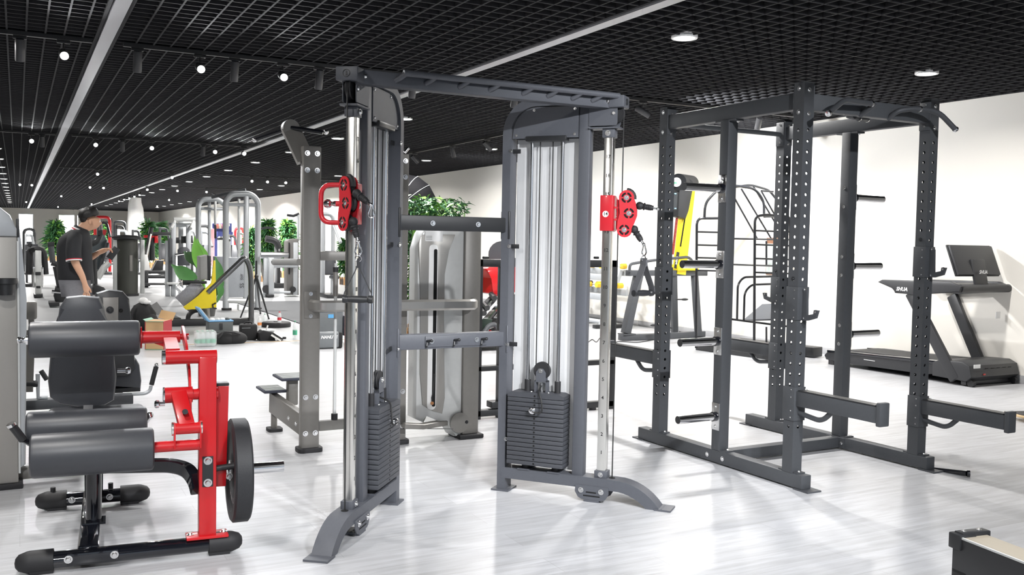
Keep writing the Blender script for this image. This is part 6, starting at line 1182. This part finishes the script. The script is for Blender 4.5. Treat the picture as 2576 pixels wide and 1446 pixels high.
for v in hs.b.verts:
    lo = 1.515+max(0, v.co.x-.12)*.45
    if v.co.z < lo: v.co.z = lo
    v.co.x += (v.co.z-1.55)*.22; v.co += V((rg.uniform(-1, 1), rg.uniform(-1, 1), rg.uniform(-.6, 1)))*.006
P('hair', pe, HAIR, hs); P('hair_back', pe, HAIR, S().ball((.075, 0, 1.515), .062, (.75, 1.22, .95), 14))
ss = S(); rng_ = [(.83, -.005, .172, .165), (.90, -.01, .172, .165), (1.0, -.015, .170, .165), (1.12, -.02, .172, .17), (1.22, -.02, .172, .185), (1.30, -.01, .155, .19), (1.36, .012, .115, .15), (1.395, .03, .082, .085)]
nn = 26; vs_, fs_ = [], []
for z, ox, a_, b_ in rng_:
    for i in range(nn):
        t_ = 2*PI*i/nn; k_ = 1+.025*math.sin(4*t_+z*9)*(1 if z < 1.2 else .2); vs_.append((ox+a_*k_*math.cos(t_), b_*k_*math.sin(t_), z))
for j in range(len(rng_)-1): fs_ += [(j*nn+i, j*nn+(i+1) % nn, (j+1)*nn+(i+1) % nn, (j+1)*nn+i) for i in range(nn)]
ss._add(vs_, fs_); shirt = P('polo_shirt', pe, SHIRT, ss)
for pts_ in ([(.0, -.13, 1.315), (-.002, -.185, 1.275), (-.008, -.215, 1.18), (.0, -.232, 1.075)], [(.02, .13, 1.315), (.022, .185, 1.275), (.04, .212, 1.18), (.052, .226, 1.09)]):
    P('sleeve', shirt, SHIRT, S().tube(rnd(pts_, .06, 4), .074, 16, scale=None)); e_ = V(pts_[-1]); n_ = (V(pts_[-1])-V(pts_[-2])).normalized()
    P('cuff_trim', shirt, TRIMW, S().lathe([(.066, -.006), (.0765, -.006), (.0765, .004), (.066, .004)], e_, n_, 20)); P('cuff_trim', shirt, TRIMR, S().lathe([(.066, -.016), (.0762, -.016), (.0762, -.007), (.066, -.007)], e_, n_, 20))
P('collar', shirt, SHIRT, S().lathe([(.08, -.005), (.09, -.005), (.075, .045), (.066, .045)], (.035, 0, 1.375), (.45, 0, 1), 22)); P('collar_trim', shirt, TRIMR, S().lathe([(.091, -.002), (.0925, -.004), (.088, .010), (.086, .010)], (.035, 0, 1.375), (.45, 0, 1), 22)); P('collar_trim', shirt, TRIMW, S().lathe([(.0875, .010), (.0895, .009), (.0845, .022), (.082, .022)], (.035, 0, 1.375), (.45, 0, 1), 22))
tr2 = [((.0, 0, .90), (.15, .15)), ((.0, -.095, .78), .11), ((.02, -.105, .46), .09), ((.0, -.11, .10), .07), ((.0, .095, .78), .11), ((.02, .105, .46), .09), ((.0, .11, .10), .07)]
skin('trousers', pe, TROUS, [a for a, b in tr2], [(0, 1), (1, 2), (2, 3), (0, 4), (4, 5), (5, 6)], [b for a, b in tr2], 0)
for sd in (-1, 1): P('shoe', pe, WHITE, S().ball((.06, sd*.115, .045), .06, (2.2, .8, .75), 14))
ph = PF.m@V((.345, .085, 1.15)); solo('phone', PLAST, S().box((0, 0, 0), (.07, .012, .14), rot=M.Rotation(.6, 3, 'Y'), bev=.004), 'dark phone held in the raised hand of the standing person', 'phone', fr=Frame(ph.x, ph.y, PF.rz, ph.z))
